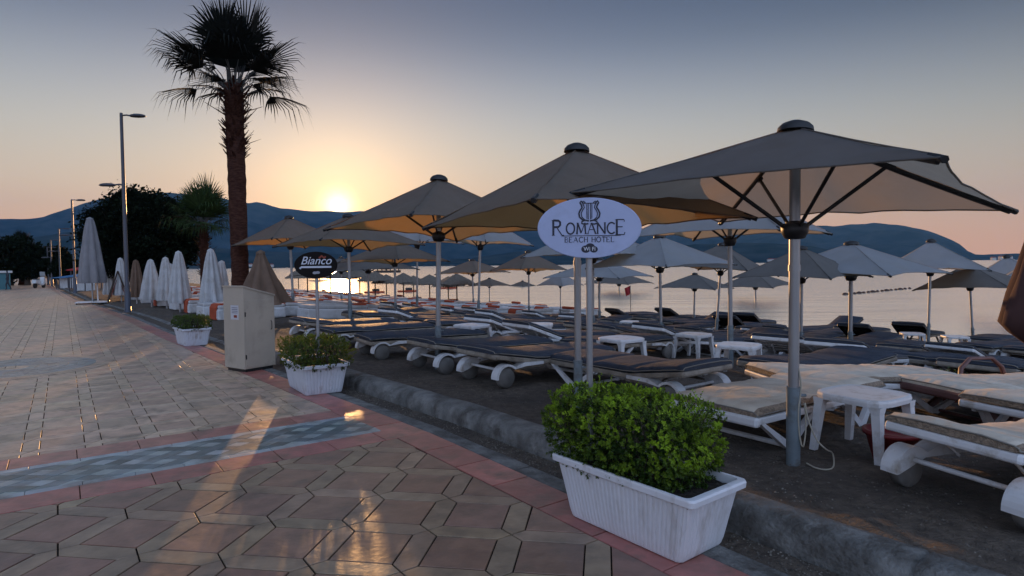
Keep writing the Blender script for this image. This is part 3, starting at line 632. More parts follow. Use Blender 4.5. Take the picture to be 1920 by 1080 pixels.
def lounger_proto(key, pm, padm, back=0.0, arms=False, wheels=True, hw=.40, wr=.006, seed=0):
    root = empty('sun_lounger'); root['category'] = 'sun lounger'
    zr = .30; bx = .72; ca, sa = math.cos(back), math.sin(back)
    def bp(x, z):                                            # points of the backrest hinge at bx, head at x<bx
        d = bx-x; return (bx-d*ca-(z-zr)*sa*0, z+d*sa)
    f = MB()
    for s in (-1, 1):
        f.box(bx-.05, 2.06, s*hw-.025 if s < 0 else s*hw-.025, s*hw+.025, zr-.055, zr, bev=.01)
        f.box(.06, bx+.1, s*(hw-.06)-.02, s*(hw-.06)+.02, zr-.10, zr-.05, bev=.008)
    f.box(2.02, 2.09, -hw-.02, hw+.02, zr-.075, zr+.004, bev=.02)
    for k in range(9): x = bx+.06+k*.145; f.box(x, x+.095, -hw+.02, hw-.02, zr-.02, zr-.004)
    fm_ = dullplastic_m if key in ('dark', 'dark2') else pm
    f.build('frame', fm_, root)
    b = MB(); a_ = Matrix.Translation((bx, 0, zr-.03)) @ Matrix.Rotation(back, 4, 'Y')
    for s in (-1, 1): b.box(-bx, .03, s*hw-.025, s*hw+.025, -.025, .028, bev=.01, mtx=a_)
    b.box(-bx-.035, -bx+.04, -hw-.02, hw+.02, -.035, .03, bev=.02, mtx=a_)
    for k in range(5): x = -bx+.06+k*.135; b.box(x, x+.09, -hw+.02, hw-.02, .0, .02, mtx=a_)
    if back > .1: b.tube([tuple(a_ @ Vector((-.45, -.2, -.02))), (bx-.30, -.2, zr-.06)], .012, 6); b.tube([tuple(a_ @ Vector((-.45, .2, -.02))), (bx-.30, .2, zr-.06)], .012, 6)
    b.build('backrest_frame', fm_, root)
    for s in (-1, 1):                                        # V shaped foot legs
        l = MB(); y0, y1 = (s*hw-.022, s*hw+.022)
        l.prism([(1.98, zr-.05), (2.03, zr-.05), (1.66, 0), (1.58, 0), (1.60, .035)], y0, y1)
        l.prism([(1.22, zr-.05), (1.30, zr-.05), (1.64, .03), (1.62, 0), (1.57, 0)], y0+.004, y1-.004)
        l.build('leg', pm, root)
    MB().box(1.58, 1.64, -hw+.03, hw-.03, .0, .03, bev=.008).build('foot_bar', pm, root)
    for s in (-1, 1):
        if wheels:
            c = MB(); xw, zw, ro, ri = .16, .125, .165, .140; y0, y1 = s*(hw-.02)-.062, s*(hw-.02)+.062
            arc = [(xw+ro*math.cos(t), zw+ro*math.sin(t)) for t in [PI*1.02-PI*.78*k/12 for k in range(13)]]; arc2 = [(xw+ri*math.cos(t), zw+ri*math.sin(t)) for t in [PI*.24+PI*.78*k/12 for k in range(13)]]
            c.prism(arc+[(.42, zr-.01), (.72, zr-.015), (.72, zr-.05), (.44, zr-.055)]+arc2, y0, y1, smooth=False)
            c.prism([(xw+ri*math.cos(t), zw+ri*math.sin(t)) for t in [PI*.2+PI*.82*k/10 for k in range(11)]], (y1-.012 if s < 0 else y0), (y1 if s < 0 else y0+.012))
            wc = c.build('wheel_cover', pm, root)
            w = MB(); w.lathe([(.0, -.04), (.112, -.04), (.122, -.028), (.122, .028), (.112, .04), (0, .04)], 22)
            me_ = w.mesh('wheel', [wheel_m]); me_.transform(Matrix.Translation((xw, s*(hw-.02), .122)) @ Matrix.Rotation(PI/2, 4, 'X')); wo_ = bpy.data.objects.new('wheel', me_); COL.objects.link(wo_); wo_.parent = root
        else:
            l = MB(); l.prism([(.20, zr-.05), (.27, zr-.05), (.46, .03), (.46, 0), (.38, 0)], s*hw-.022, s*hw+.022); l.prism([(.70, zr-.05), (.78, zr-.05), (.47, 0), (.40, 0), (.42, .03)], s*hw-.018, s*hw+.018); l.build('leg', pm, root)
    if wheels: MB().tube([(.16, -hw+.05, .20), (.16, hw-.05, .20)], .018, 8).build('axle_bar', pm, root)
    if arms:
        for s in (-1, 1): MB().tube([(.50, s*(hw+.03), zr-.02), (.56, s*(hw+.05), zr+.14), (.70, s*(hw+.06), zr+.235), (1.0, s*(hw+.06), zr+.225), (1.13, s*(hw+.05), zr+.12), (1.16, s*(hw+.03), zr-.02)], .028, 8, flat=.7).build('armrest', pm, root)
    hx, hz = bx-(bx+.03)*ca, zr+(bx+.03)*sa
    path = [(hx, hz), (bx-.1*ca, zr+.1*sa+.004), (bx+.06, zr+.004), (1.4, zr), (2.07, zr-.004)]
    if back < .01: path = [(-.03, zr+.012), (.3, zr+.02), (bx, zr), (1.35, zr+.012), (2.07, zr)]
    o = bpy.data.objects.new('mattress', pad_mesh(path, hw+.02, .068, padm, wr, seed)); COL.objects.link(o); o.parent = root
    LOUNGE[key] = [root, True]; kids(root); return root
lounger_proto('dark', whiteplastic_m, [darkpad_m, piping_m], 0.0, seed=1)
lounger_proto('dark2', whiteplastic_m, [darkpad_m, piping_m], D(9), seed=2, wr=.008)
lounger_proto('darkup', darkm_m, [darkpad_m, piping_m], D(27), seed=3)
lounger_proto('dark3', whiteplastic_m, [darkpad_m, piping_m], D(17), seed=9, wr=.01)
lounger_proto('cream', whiteplastic_m, [creampad_m, knit_m, piping_m], D(0), seed=4, wr=.012, wheels=False)
lounger_proto('creamwheel', whiteplastic_m, [creampad_m, knit_m, piping_m], D(13), seed=5, wr=.016)
lounger_proto('brown', brownplastic_m, [creampad_m, piping_m], D(4), arms=True, wheels=False, seed=6)
SEAANG = math.atan2(-V.y, -V.x)
def lounger(key, x, y, ang, label, group='sun loungers standing on the beach', scale=1.05, hd=True):
    """x,y: middle of the lounger; ang: world direction head -> foot"""
    p, fresh = LOUNGE[key]; o = p if fresh else copy_tree(p); LOUNGE[key][1] = False
    RECTS.append((x, y, ang))
    d = Vector((math.cos(ang), math.sin(ang))); h = Vector((x, y))-d*1.03*scale; f_ = Vector((x, y))+d*1.03*scale
    hp, fp = h+d*.2, h+d*1.66*scale; zh, zf = gz(*hp), gz(*fp); sl_ = (zf-zh)/((fp-hp).length)
    o.location = (h.x, h.y, zh-.2*sl_+.004); o.rotation_mode = 'XYZ'; o.rotation_euler = (0, -math.atan(sl_), ang); o.scale = (scale,)*3
    tag(o, label, 'sun lounger', group); return o
TABPX = [(1165, 690), (1300, 672), (885, 655), (1385, 705), (1180, 628), (1710, 655), (1790, 662), (1010, 650), (1610, 760)]
TABPOS = [gat(*q) for q in TABPX]
def free(x, y, ang, hl=1.06, hw=.43):
    c, s_ = math.cos(ang), math.sin(ang)
    def inside(px, py, X, Y, A, L, W): dx, dy = px-X, py-Y; return abs(dx*math.cos(A)+dy*math.sin(A)) < L and abs(-dx*math.sin(A)+dy*math.cos(A)) < W
    for p in POLES:
        if inside(p[0], p[1], x, y, ang, hl+.03, hw+.05): return False
    for p in TABPOS:
        if inside(p.x, p.y, x, y, ang, hl+.24, hw+.24): return False
    for (X, Y, A) in RECTS:
        if abs(X-x)+abs(Y-y) > 4.5: continue
        for i in range(-4, 5):
            for j in (-1, 0, 1):
                if inside(x+c*i*hl/4-s_*j*hw, y+s_*i*hl/4+c*j*hw, X, Y, A, hl-.02, hw-.03) or inside(X+math.cos(A)*i*hl/4-math.sin(A)*j*hw, Y+math.sin(A)*i*hl/4+math.cos(A)*j*hw, x, y, ang, hl-.02, hw-.03): return False
    return True
def lst(key, s, t, dang, label, **k):                        # s,t of the middle, dang relative to "head at kerb, foot towards the sea"
    x, y = XYE(s, t); return lounger(key, x, y, SEAANG+D(dang), label, **k)
PLACED = []
def near_placed(s, t, ds=.95, dt=1.6):
    return any(abs(s-a) < ds and abs(t-b) < dt for a, b in PLACED)
# named ones near the camera
c0 = at(1302, 731, .42); c1 = at(1370, 780, .42); hm = (c0+c1)/2
lounger('cream', hm.x+1.09*.815, hm.y+1.09*.58, math.atan2(.58, .815)+PI, 'cream padded white lounger on V shaped legs between the near hedge and the table', hd=False)
w0 = gat(1695, 920); w1 = gat(1897, 992); wm = (w0+w1)/2; ax = (w1-w0).normalized(); dx = Vector((-ax.y, ax.x)); dx = dx if dx.x > 0 else -dx
lounger('creamwheel', wm.x+dx.x*.95, wm.y+dx.y*.95, math.atan2(dx.y, dx.x), 'large cream lounger with two white wheels and a knitted edge at the right', scale=1.0)
p0 = at(1640, 700, .42); lounger('cream', p0.x+.1, p0.y+.55, math.atan2(.12, .98), 'cream lounger with pale blue white legs standing just beyond the white table')
p0 = at(1850, 712, .40); lounger('brown', p0.x+.55, p0.y+.4, math.atan2(.25, .97)+PI, 'reddish brown plastic lounger with curved armrests and cream pad at the right edge')
p0 = at(1905, 738, .40); lounger('cream', p0.x+.75, p0.y+.1, math.atan2(.35, .93), 'cream lounger peeking in at the right edge behind the one with wheels')
lst('dark2', -2.13, -2.83, 90, 'dark grey padded lounger lying parallel to the kerb right behind the near hedge planter')
for s, lb in ((-.62, 'dark lounger with white wheel covers at the kerb just left of the near planter'), (.68, 'dark lounger with white wheel covers beside the pole of the pointed beige parasol'), (2.45, 'dark lounger with white wheel covers right behind the middle planter with the black sign'), (4.15, 'dark lounger with wheels at the kerb behind the bushy middle planter'), (5.6, 'dark lounger with wheels at the kerb near the beige cabinet')):
    lst(random.choice(('dark', 'dark2')), s, -2.66, random.uniform(-5, 5), lb, group='dark loungers with wheels at the kerb'); PLACED.append((s, -2.78))
PLACED += [(-2.1, -2.8), (-3.9, -2.8)]
ri = 0
rowname = ['second', 'third', 'fourth', 'fifth', 'sixth', 'seventh', 'eighth']
for ri, t in enumerate((-5.15, -7.5, -9.8, -12.1, -14.4, -16.7, -18.9)):
    s = -8.5+ri*.35; k = 0
    smax = (9.5, 11.0, 12.0, 12.5, 12.5, 12.5, 12.5)[ri]; smin = (-4.3, -6.5, -9, -11, -13, -14, -14)[ri]
    s = smin
    while s < smax:
        r = random.random(); key = 'darkup' if (ri >= 5 and r < .45) else ('dark3' if r < .25 else ('dark2' if r < .6 else 'dark'))
        da = random.uniform(-11, 11)+(180 if random.random() < .25 else 0)
        x, y = XYE(s, t); pxx = 960+F*x/max(y, .1)
        tj = t+random.uniform(-.25, .25); ok = False
        for tr_ in range(7):
            x, y = XYE(s, tj); ok = free(x, y, SEAANG+D(da))
            if ok: break
            s += .11; da *= .7 if abs(da) < 90 else 1
        if ok and pxx < 2150 and y > 3: lst(key, s, tj, da, 'dark padded lounger in the %s row from the kerb towards the water' % rowname[ri], group='dark loungers in rows on the sand')
        s += random.choice((.93, .95, .98, 1.25)) if ok else .1; k += 1
# ------------------------------------------------------------------ white tables
def table_proto():
    root = empty('plastic_table'); root['category'] = 'table'; h = .47
    m = MB(); n = 28; rr = lambda t: .285/(abs(math.cos(t))**4+abs(math.sin(t))**4)**.25
    prof = [(0, h), (.80, h), (.93, h+.004), (.99, h-.002), (1.0, h-.02), (.985, h-.05), (.96, h-.05), (.95, h-.022), (0, h-.02)]
    vs = []
    for (r, z) in prof:
        for k in range(n): t = 2*PI*(k+.5)/n; vs.append((r*rr(t)*math.cos(t), r*rr(t)*math.sin(t), z))
    m.add(vs, [[i*n+k, i*n+(k+1) % n, (i+1)*n+(k+1) % n, (i+1)*n+k] for i in range(len(prof)-1) for k in range(n)], smooth=False)
    m.build('table_top', whiteplastic_m, root)
    for a, b in ((-1, -1), (1, -1), (1, 1), (-1, 1)):
        l = MB(); L = []
        for z, o, w in ((h-.045, .215, .05), (h-.10, .222, .036), (.0, .255, .026)):
            for dx_, dy_ in ((-w, -w), (w, -w), (w, w), (-w, w)): L.append((a*o+dx_*.9, b*o+dy_*.9, z))
        l.add(L, [[k*4+i, k*4+(i+1) % 4, k*4+4+(i+1) % 4, k*4+4+i] for k in (0, 1) for i in range(4)]+[[8, 9, 10, 11]]); l.build('leg', whiteplastic_m, root)
    return root
TB = table_proto(); kids(TB)
tc0 = (at(1525, 740, .5)+at(1692, 742, .5)+at(1625, 757, .5)+at(1600, 722, .5))/4
TB.location = (tc0.x+.03, tc0.y-.02, gz(tc0.x, tc0.y)); TB.rotation_euler.z = D(-58); TB.scale = (1.04, 1.04, 1.05); tag(TB, 'white plastic table with four legs beside the thick front parasol pole', 'table', 'white plastic tables')
for i, (px, py, lb) in enumerate([(1165, 690, 'white plastic table half hidden behind the hotel sign pole'), (1300, 672, 'white plastic table in the open just left of the silver pole behind the front parasol'), (885, 655, 'white plastic table right of the pointed beige parasol pole'), (1385, 705, 'white plastic table at the foot of the silver pole left of the front parasol'), (1180, 628, 'small white table behind the red flag side of the hotel sign'), (1710, 655, 'white plastic table between the two right hand pale parasols'), (1790, 662, 'white plastic table near the water at the right'), (1010, 650, 'white plastic table among dark loungers left of the hotel sign')]):
    o = copy_tree(TB); g = gat(px, py); o.location = g; o.rotation_euler.z = D(-55+7*i); o.scale = (1.04, 1.04, 1.0); tag(o, lb, 'table', 'white plastic tables')
# rope hanging on the near pole
gu = gat(1487, 868)
def rp_(px, py, Y): q = ray(px, py); q = q*(Y/q.y); return Vector((q.x, q.y, q.z+EYE))
yr = gu.y-.03
ctl = [rp_(1497, 690, yr), rp_(1502, 725, yr-.01), rp_(1497, 770, yr-.02), rp_(1499, 815, yr-.02), rp_(1506, 838, yr-.03), rp_(1511, 800, yr-.03), rp_(1509, 755, yr-.02), rp_(1515, 785, yr-.04), rp_(1530, 822, yr-.06), rp_(1548, 842, yr-.08)]
ctl += [gat(1561, 862)+Vector((0, 0, .05)), gat(1563, 876)+Vector((0, 0, .012)), gat(1552, 883)+Vector((0, 0, .01)), gat(1530, 880)+Vector((0, 0, .01)), gat(1510, 870)+Vector((0, 0, .012))]
rp = []
for k in range(len(ctl)-1):
    p0_, p1_, p2_, p3_ = ctl[max(0, k-1)], ctl[k], ctl[k+1], ctl[min(len(ctl)-1, k+2)]
    for j in range(5):
        t_ = j/5; rp.append(.5*((2*p1_)+(p2_-p0_)*t_+(2*p0_-5*p1_+4*p2_-p3_)*t_*t_+(3*p1_-p0_-3*p2_+p3_)*t_**3))
tag(MB().tube(rp, .006, 6).build('rope', rope_m), 'thin pale rope dangling from the thick front parasol pole to the sand', 'rope')
# pots
def pot(px, py, r, h, m, lb, plant=False):
    g = gat(px, py); root = empty('flower_pot', g, 0, lb, 'pot')
    MB().lathe([(r*.7, 0), (r*.98, h*.85), (r*1.1, h*.86), (r*1.1, h), (r*.98, h), (r*.93, h*.86), (0, h*.84)], 20).build('pot', m, root)
    if plant:
        mb = MB(); r_ = random.Random(2)
        for _ in range(160):
            p = Vector((r_.gauss(0, r*.6), r_.gauss(0, r*.6), h+abs(r_.gauss(0, .09)))); d = Vector((r_.uniform(-1, 1), r_.uniform(-1, 1), r_.uniform(0, 1))).normalized()*.05; s_ = d.cross(Vector((0, 0, 1)))*.35
            mb.add([p, p+d*.5+s_, p+d, p+d*.5-s_], [[0, 1, 2, 3]], 0, (.03, .06, .015))
        mb.build('plant', leaf_m, root)
pot(1672, 862, .19, .24, redpot_m, 'dark red plastic tub standing behind the white table'); pot(1782, 752, .12, .16, terra_m, 'small terracotta pot with a low plant under the brown lounger', True)
# ================================================================== daybeds with orange covers
def daybed_proto():
    root = empty('daybed'); root['category'] = 'daybed'
    b = MB(); b.box(0, 2.0, -.42, .42, .04, .36, bev=.03); b.box(-.012, .0, -.36, .36, .09, .31); b.box(.08, .92, -.432, -.42, .09, .31); b.box(1.04, 1.92, -.432, -.42, .09, .31); b.box(.08, .92, .42, .432, .09, .31); b.box(1.04, 1.92, .42, .432, .09, .31)
    b.build('base', daybed_m, root)
    MB().box(.02, 1.98, -.40, .40, .36, .47, bev=.035).build('mattress', whitecloth_m, root)
    o_ = MB(); o_.prism([(-.03, .05), (-.03, .40), (.03, .50), (.10, .52), (.40, .50), (.42, .475), (.1, .475), (0, .40), (0, .05)], -.30, .30); o_.build('orange_cover', orange_m, root)
    MB().tube([(1.72, -.36, .53), (1.72, .36, .53)], .09, 12, flat=.7).build('bolster', orange_m, root)
    return root
DB = daybed_proto(); kids(DB); fst = True; nn = 0
spots = []
for t in (-2.6,):
    for s in (12.6, 14.4, 16.3, 18.6, 21.5, 24.5, 28): spots.append((s, t))
for ti, t in enumerate((-4.8, -7.4, -10.0, -12.6, -15.2, -17.8)):
    s = (11.5, 13.2, 14.4, 15.2, 14.6, 14.2)[ti]
    while s < 56: spots.append((s, t)); s += 1.55+.02*s
for i, (s, t) in enumerate(spots):
    o = DB if i == 0 else copy_tree(DB); x, y = XYE(s, t); dr = SEAANG+D(random.uniform(-6, 6)); d = Vector((math.cos(dr), math.sin(dr)))
    if i and i % 3:
        for ch_ in list(o.children):
            if ch_.name.startswith('bolster'): bpy.data.objects.remove(ch_)
    zh, zf = gz(x-d.x, y-d.y), gz(x+d.x, y+d.y); o.location = (x-d.x, y-d.y, zh-.02); o.rotation_mode = 'XYZ'; o.rotation_euler = (0, -math.asin((zf-zh)/2), dr)
    if i % 2: o.location = (x+d.x, y+d.y, zf-.02); o.rotation_euler = (0, math.asin((zf-zh)/2), dr+PI)
    names = ['white daybed with orange cover right behind the small far planter', 'second white daybed with orange cover beyond the small far planter', 'white daybed with orange ends below the folded parasols left of the small palm', 'white daybed at the lamp post below the folded white parasols']
    tag(o, names[i] if i < 4 else ('white daybed with orange cover along the far promenade edge' if t > -3 else 'white daybed with orange cover in the far rows towards the water'), 'daybed', 'white daybeds along the far promenade edge' if t > -3 else 'white daybeds in the far rows')
# ================================================================== planters and hedges
def planter(pos, ang, Lx, Wy, h, m, label, ribs=26, seed=0):
    root = empty('planter_box', pos, ang, label, 'planter', 'white planter boxes along the kerb')
    b = MB(); r_ = random.Random(seed)
    def ring(f, z, amp):
        hx, hy = Lx/2*f, Wy/2*(f if f > .9 else f*.97); rc = .035; pts = []
        nx, ny = ribs*4, max(8, int(ribs*4*Wy/Lx))
        for k in range(nx): u = k/nx; pts.append((-hx+2*hx*u, -hy, 0, -1, u*ribs))
        for k in range(ny): u = k/ny; pts.append((hx, -hy+2*hy*u, 1, 0, u*ribs*Wy/Lx))
        for k in range(nx): u = k/nx; pts.append((hx-2*hx*u, hy, 0, 1, u*ribs))
        for k in range(ny): u = k/ny; pts.append((-hx, hy-2*hy*u, -1, 0, u*ribs*Wy/Lx))
        out = []
        for x, y, nx_, ny_, w in pts:
            g = abs(math.sin(PI*w)); d = -amp*(1-min(1, g*1.8)); 
            # round the corners
            ex = max(0, abs(x)-(hx-rc)); ey = max(0, abs(y)-(hy-rc))
            if ex > 0 and ey > 0:
                l_ = math.hypot(ex, ey); k_ = rc/l_ if l_ > rc else 1; x = math.copysign(hx-rc+ex*k_, x); y = math.copysign(hy-rc+ey*k_, y)
            bulge = .010*math.sin(PI*z/h)*(1-abs(x/hx)**2)
            out.append((x+nx_*d, y+ny_*(d+bulge), z))
        return out
    zs = [(.80, 0, 0), (.815, .012, .004), (.84, .05, .006), (.90, .19, .006), (.955, h-.06, .006), (.965, h-.048, 0)]
    vs = []
    for f, z, a in zs: vs += ring(f, z, a)
    rim = [(1.0, h-.046), (1.035, h-.040), (1.04, h-.012), (1.028, h-.001), (1.0, h), (.955, h-.002), (.95, h-.02), (.94, h-.05)]
    for f, z in rim: vs += ring(f, z, 0)
    n = len(ring(1, 0, 0)); R = len(zs)+len(rim)
    b.add(vs, [[i*n+k, i*n+(k+1) % n, (i+1)*n+(k+1) % n, (i+1)*n+k] for i in range(R-1) for k in range(n)]); b.f.append([k for k in range(n)][::-1]); b.m.append(0); b.c.append(None); b.sm.append(False)
    b.build('box', m, root)
    s = MB(); nx, ny = 20, 10; vs = [(-Lx/2*.94+Lx*.94*i/nx, -Wy/2*.93+Wy*.93*j/ny, h-.05+.012*r_.uniform(-1, 1)) for i in range(nx+1) for j in range(ny+1)]
    s.add(vs, [[i*(ny+1)+j, (i+1)*(ny+1)+j, (i+1)*(ny+1)+j+1, i*(ny+1)+j+1] for i in range(nx) for j in range(ny)]).build('soil', soil_m, root)
    return root
def leaf_quad(mb, p, d, side, L, W, col):
    a = p; m1 = p+d*(L*.5)+side*W; t = p+d*L; m2 = p+d*(L*.5)-side*W; k = d.cross(side)*(W*.35)
    mb.add([a, m1-k, t, m2-k], [[0, 1, 2], [0, 2, 3]], 0, col)
def hedge(pos, ang, Lx, Wy, z0, z1, n, leafL, label, seed=0, cx=0, cyy=0, tipc=(.17, .24, .018), deepc=(.030, .07, .010), spr=0, flat=False):
    root = empty('hedge_plant', pos, ang, label, 'plant', 'clipped hedge plants in the planters')
    r_ = random.Random(seed); mb = MB(); st = MB()
    bx = [(cx+r_.uniform(-.42, .42)*Lx, cyy+r_.uniform(-.25, .25)*Wy) for _ in range(9)]
    for i in range(n):
        # point on / near the surface of a rounded box
        a, b, c_ = r_.uniform(-1, 1), r_.uniform(-1, 1), r_.uniform(-1, 1); mx = max(abs(a), abs(b), abs(c_)*.98); dep = 1-.45*r_.random()**2.2
        q = Vector((a, b, c_))/mx; q = Vector((q.x*(1-.16*(q.y*q.y+q.z*q.z)/2), q.y*(1-.16*(q.x*q.x+q.z*q.z)/2), q.z*(1-.16*(q.x*q.x+q.y*q.y)/2)))
        lump = 1+.10*noise.noise(q*2.3+Vector((seed, 0, 0)))+.05*noise.noise(q*7)
        p = Vector((q.x*Lx/2, q.y*Wy/2, q.z*(z1-z0)/2))*(dep*lump); p += Vector((cx, cyy, (z0+z1)/2)); nrm = Vector((q.x/Lx*1.2, q.y/Wy, q.z/(z1-z0)+.35)).normalized()
        if p.z < z0-.02: continue
        ax_ = (nrm+Vector((r_.gauss(0, .35), r_.gauss(0, .35), r_.gauss(0, .3)+.25))).normalized()
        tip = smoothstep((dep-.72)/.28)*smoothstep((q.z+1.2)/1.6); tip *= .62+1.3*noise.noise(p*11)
        col0 = tuple(d_+(t_-d_)*max(0, min(1, tip)) for t_, d_ in zip(tipc, deepc))  # young tips lighter; inner and lower leaves darkened, gap shade in the colour
        ref = ax_.cross(Vector((r_.random(), r_.random(), r_.random()))).normalized(); o2 = ax_.cross(ref)
        L = leafL*r_.uniform(.75, 1.25)
        for k in range(7):
            t = k*2.4+r_.random(); rad = ref*math.cos(t)+o2*math.sin(t); d = (ax_*(.35+.09*k)+rad*(1.0-.09*k)).normalized(); sd = d.cross(ax_).normalized()
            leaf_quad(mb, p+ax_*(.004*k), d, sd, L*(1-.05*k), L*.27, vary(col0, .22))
    # inner twigs
    for (x, y) in bx:
        for _ in range(5): st.tube([(x, y, z0-.03), (x+r_.uniform(-.05, .05), y+r_.uniform(-.05, .05), (z0+z1)/2), (x+r_.uniform(-.12, .12), y+r_.uniform(-.1, .1), z1-.06)], .004, 4)
    for k in range(spr):                         # stray shoots
        x, y = cx+Lx*.42+.05*k, cyy+.02*k-.03; P_ = [Vector((x-.05, y, z1-.12)), Vector((x+.02, y-.01, z1-.0)), Vector((x+.07+.02*k, y-.02, z1+.05-.03*k))]; st.tube(P_, .0025, 4)
        for i in range(12):
            u = i/11; p = P_[0].lerp(P_[1], min(1, u*2)) if u < .5 else P_[1].lerp(P_[2], u*2-1); d = Vector((r_.uniform(-1, 1), r_.uniform(-1, 1), r_.uniform(.0, .9))).normalized(); leaf_quad(mb, p, d, d.cross(Vector((0, 0, 1))).normalized(), leafL*1.1, leafL*.28, vary((.05, .10, .015)))
    for k in range(26):                          # uneven new shoots over the top
        x, y = cx+Lx*r_.uniform(-.46, .46), cyy+Wy*r_.uniform(-.42, .42); h_ = r_.uniform(.03, .085); P_ = [Vector((x, y, z1-.12)), Vector((x+r_.uniform(-.02, .02), y, z1-.02)), Vector((x+r_.uniform(-.05, .05), y+r_.uniform(-.04, .04), z1-.02+h_))]; st.tube(P_, .002, 4)
        for i in range(11):
            u = i/10; p = P_[0].lerp(P_[1], u*2) if u < .5 else P_[1].lerp(P_[2], u*2-1); d = Vector((r_.uniform(-1, 1), r_.uniform(-1, 1), r_.uniform(.1, 1.0))).normalized(); leaf_quad(mb, p, d, d.cross(Vector((0, 0, 1))).normalized(), leafL*r_.uniform(.8, 1.3), leafL*.28, vary(tipc, .3))
    mb.add(st.v, st.f, 1, (.1, .08, .05)); mb.build('foliage', [leaf_m, bark_m], root); return root
KA = math.atan2(-U.y, -U.x)                       # direction towards the camera along the kerb
pc = Vector(XY(-4.83, .04)); P1 = (pc.x, pc.y, .004)
pa1 = KA+D(2)
planter(P1, pa1, 1.04, .50, .385, planter_m, 'large ribbed white planter box in the foreground below the white oval hotel sign', 30, 1)
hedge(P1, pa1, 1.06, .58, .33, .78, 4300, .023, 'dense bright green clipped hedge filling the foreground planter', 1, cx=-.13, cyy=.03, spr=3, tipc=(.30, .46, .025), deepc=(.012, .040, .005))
pc = Vector(XY(.66, .19)); P2 = (pc.x, pc.y, .004); pa2 = KA+D(-2)
planter(P2, pa2, 1.0, .58, .38, planterworn_m, 'dirty weathered white planter box in the middle, below the black oval sign', 22, 2)
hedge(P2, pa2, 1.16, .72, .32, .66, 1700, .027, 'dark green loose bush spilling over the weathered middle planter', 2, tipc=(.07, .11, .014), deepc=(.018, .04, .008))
pc = Vector(XY(7.0, .66)); P3 = (pc.x, pc.y, .004); pa3 = KA+D(4)
planter(P3, pa3, .88, .54, .36, planterworn_m, 'smallest looking white planter box, left of the beige cabinet', 20, 3)
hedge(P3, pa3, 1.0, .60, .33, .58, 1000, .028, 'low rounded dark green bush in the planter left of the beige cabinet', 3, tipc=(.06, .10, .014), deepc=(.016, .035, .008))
# ================================================================== lettering
GL = {'R': [[(0, 0), (0, 1)], [(0, 1), (.38, .98), (.5, .88), (.5, .68), (.38, .56), (0, .54)], [(.24, .54), (.62, 0), (.78, 0)]],
      'O': [[(.40+.40*math.cos(t*PI/12), .5+.5*math.sin(t*PI/12)) for t in range(25)]],
      'M': [[(.04, 0), (.12, 1)], [(.12, 1), (.46, .08)], [(.46, .08), (.82, 1)], [(.82, 1), (.90, 0)]],
      'A': [[(0, 0), (.38, 1)], [(.38, 1), (.78, 0)], [(.16, .38), (.62, .38)]],
      'N': [[(.02, 0), (.02, 1)], [(.02, 1), (.74, 0)], [(.74, 0), (.74, 1)]],
      'C': [[(.44+.42*math.cos(t*PI/12), .5+.5*math.sin(t*PI/12)) for t in range(3, 22)]],
      'E': [[(0, 0), (0, 1)], [(0, 1), (.52, 1), (.54, .86)], [(0, .52), (.42, .52)], [(0, 0), (.54, 0), (.58, .16)]],
      'B': [[(0, 0), (0, 1)], [(0, 1), (.36, .98), (.46, .86), (.44, .66), (.34, .55), (0, .54)], [(.3, .54), (.5, .46), (.54, .26), (.46, .04), (.3, 0), (0, 0)]],
      'H': [[(0, 0), (0, 1)], [(.62, 0), (.62, 1)], [(0, .52), (.62, .52)]], 'T': [[(.32, 0), (.32, 1)], [(0, .88), (.01, 1), (.63, 1), (.64, .88)]], 'L': [[(0, 0), (0, 1)], [(0, 0), (.48, 0), (.52, .16)]], ' ': []}
WID = {'R': .78, 'O': .82, 'M': .94, 'A': .78, 'N': .78, 'C': .78, 'E': .60, 'B': .58, 'H': .64, 'T': .66, 'L': .54, ' ': .35}
SERIF = {'R': [(0, 0), (0, 1)], 'M': [(.04, 0), (.90, 0), (.12, 1)], 'A': [(0, 0), (.78, 0)], 'N': [(.02, 0), (.02, 1), (.74, 1)], 'E': [(0, 0), (0, 1)], 'B': [(0, 0), (0, 1)], 'H': [(0, 0), (0, 1), (.62, 0), (.62, 1)], 'T': [(.32, 0)], 'L': [(0, 0), (0, 1)]}
def ribbon(mb, pts, w, z=0):
    """flat stroke with little thickness; coordinates (x, y) on the sign face"""
    P = [Vector(p) for p in pts]; n = len(P); vs = []
    for i in range(n):
        d = (P[min(i+1, n-1)]-P[max(i-1, 0)]); d = d.normalized() if d.length else Vector((1, 0)); nn_ = Vector((-d.y, d.x))*w/2
        a, b = P[i]+nn_, P[i]-nn_; vs += [(a.x, a.y, z), (b.x, b.y, z), (a.x, a.y, z+.0015), (b.x, b.y, z+.0015)]
    fs = []
    for i in range(n-1): a = i*4; fs += [[a+2, a+3, a+7, a+6], [a, a+2, a+6, a+4], [a+3, a+1, a+5, a+7]]
    fs += [[0, 1, 3, 2], [(n-1)*4+k for k in (0, 2, 3, 1)]]; mb.add(vs, fs)
def word(mb, text, x0, y0, h, gap=.16, bold=.13, z=0, big=None, xs=1.0):
    x = x0
    for i, ch in enumerate(text):
        hh = big[i] if big else h; yy = y0-(big[i]-h)*.28 if big else y0
        for k, st in enumerate(GL[ch]):
            vert = abs(st[0][0]-st[1][0]) < .15 or len(st) > 6
            w = bold*hh*(1.0 if vert or (ch in 'RA' and k >= 1 and k != 2) or (ch in 'MN' and k == 1) else .5)
            ribbon(mb, [(x+a*hh*xs, yy+b*hh) for a, b in st], w, z+.0001*(k+1))
        for a, b in SERIF.get(ch, []): ribbon(mb, [(x+(a*xs-.10)*hh, yy+b*hh), (x+(a*xs+.10)*hh, yy+b*hh)], .045*hh, z+.0007)
        x += (WID[ch]*xs+gap)*hh
    return x
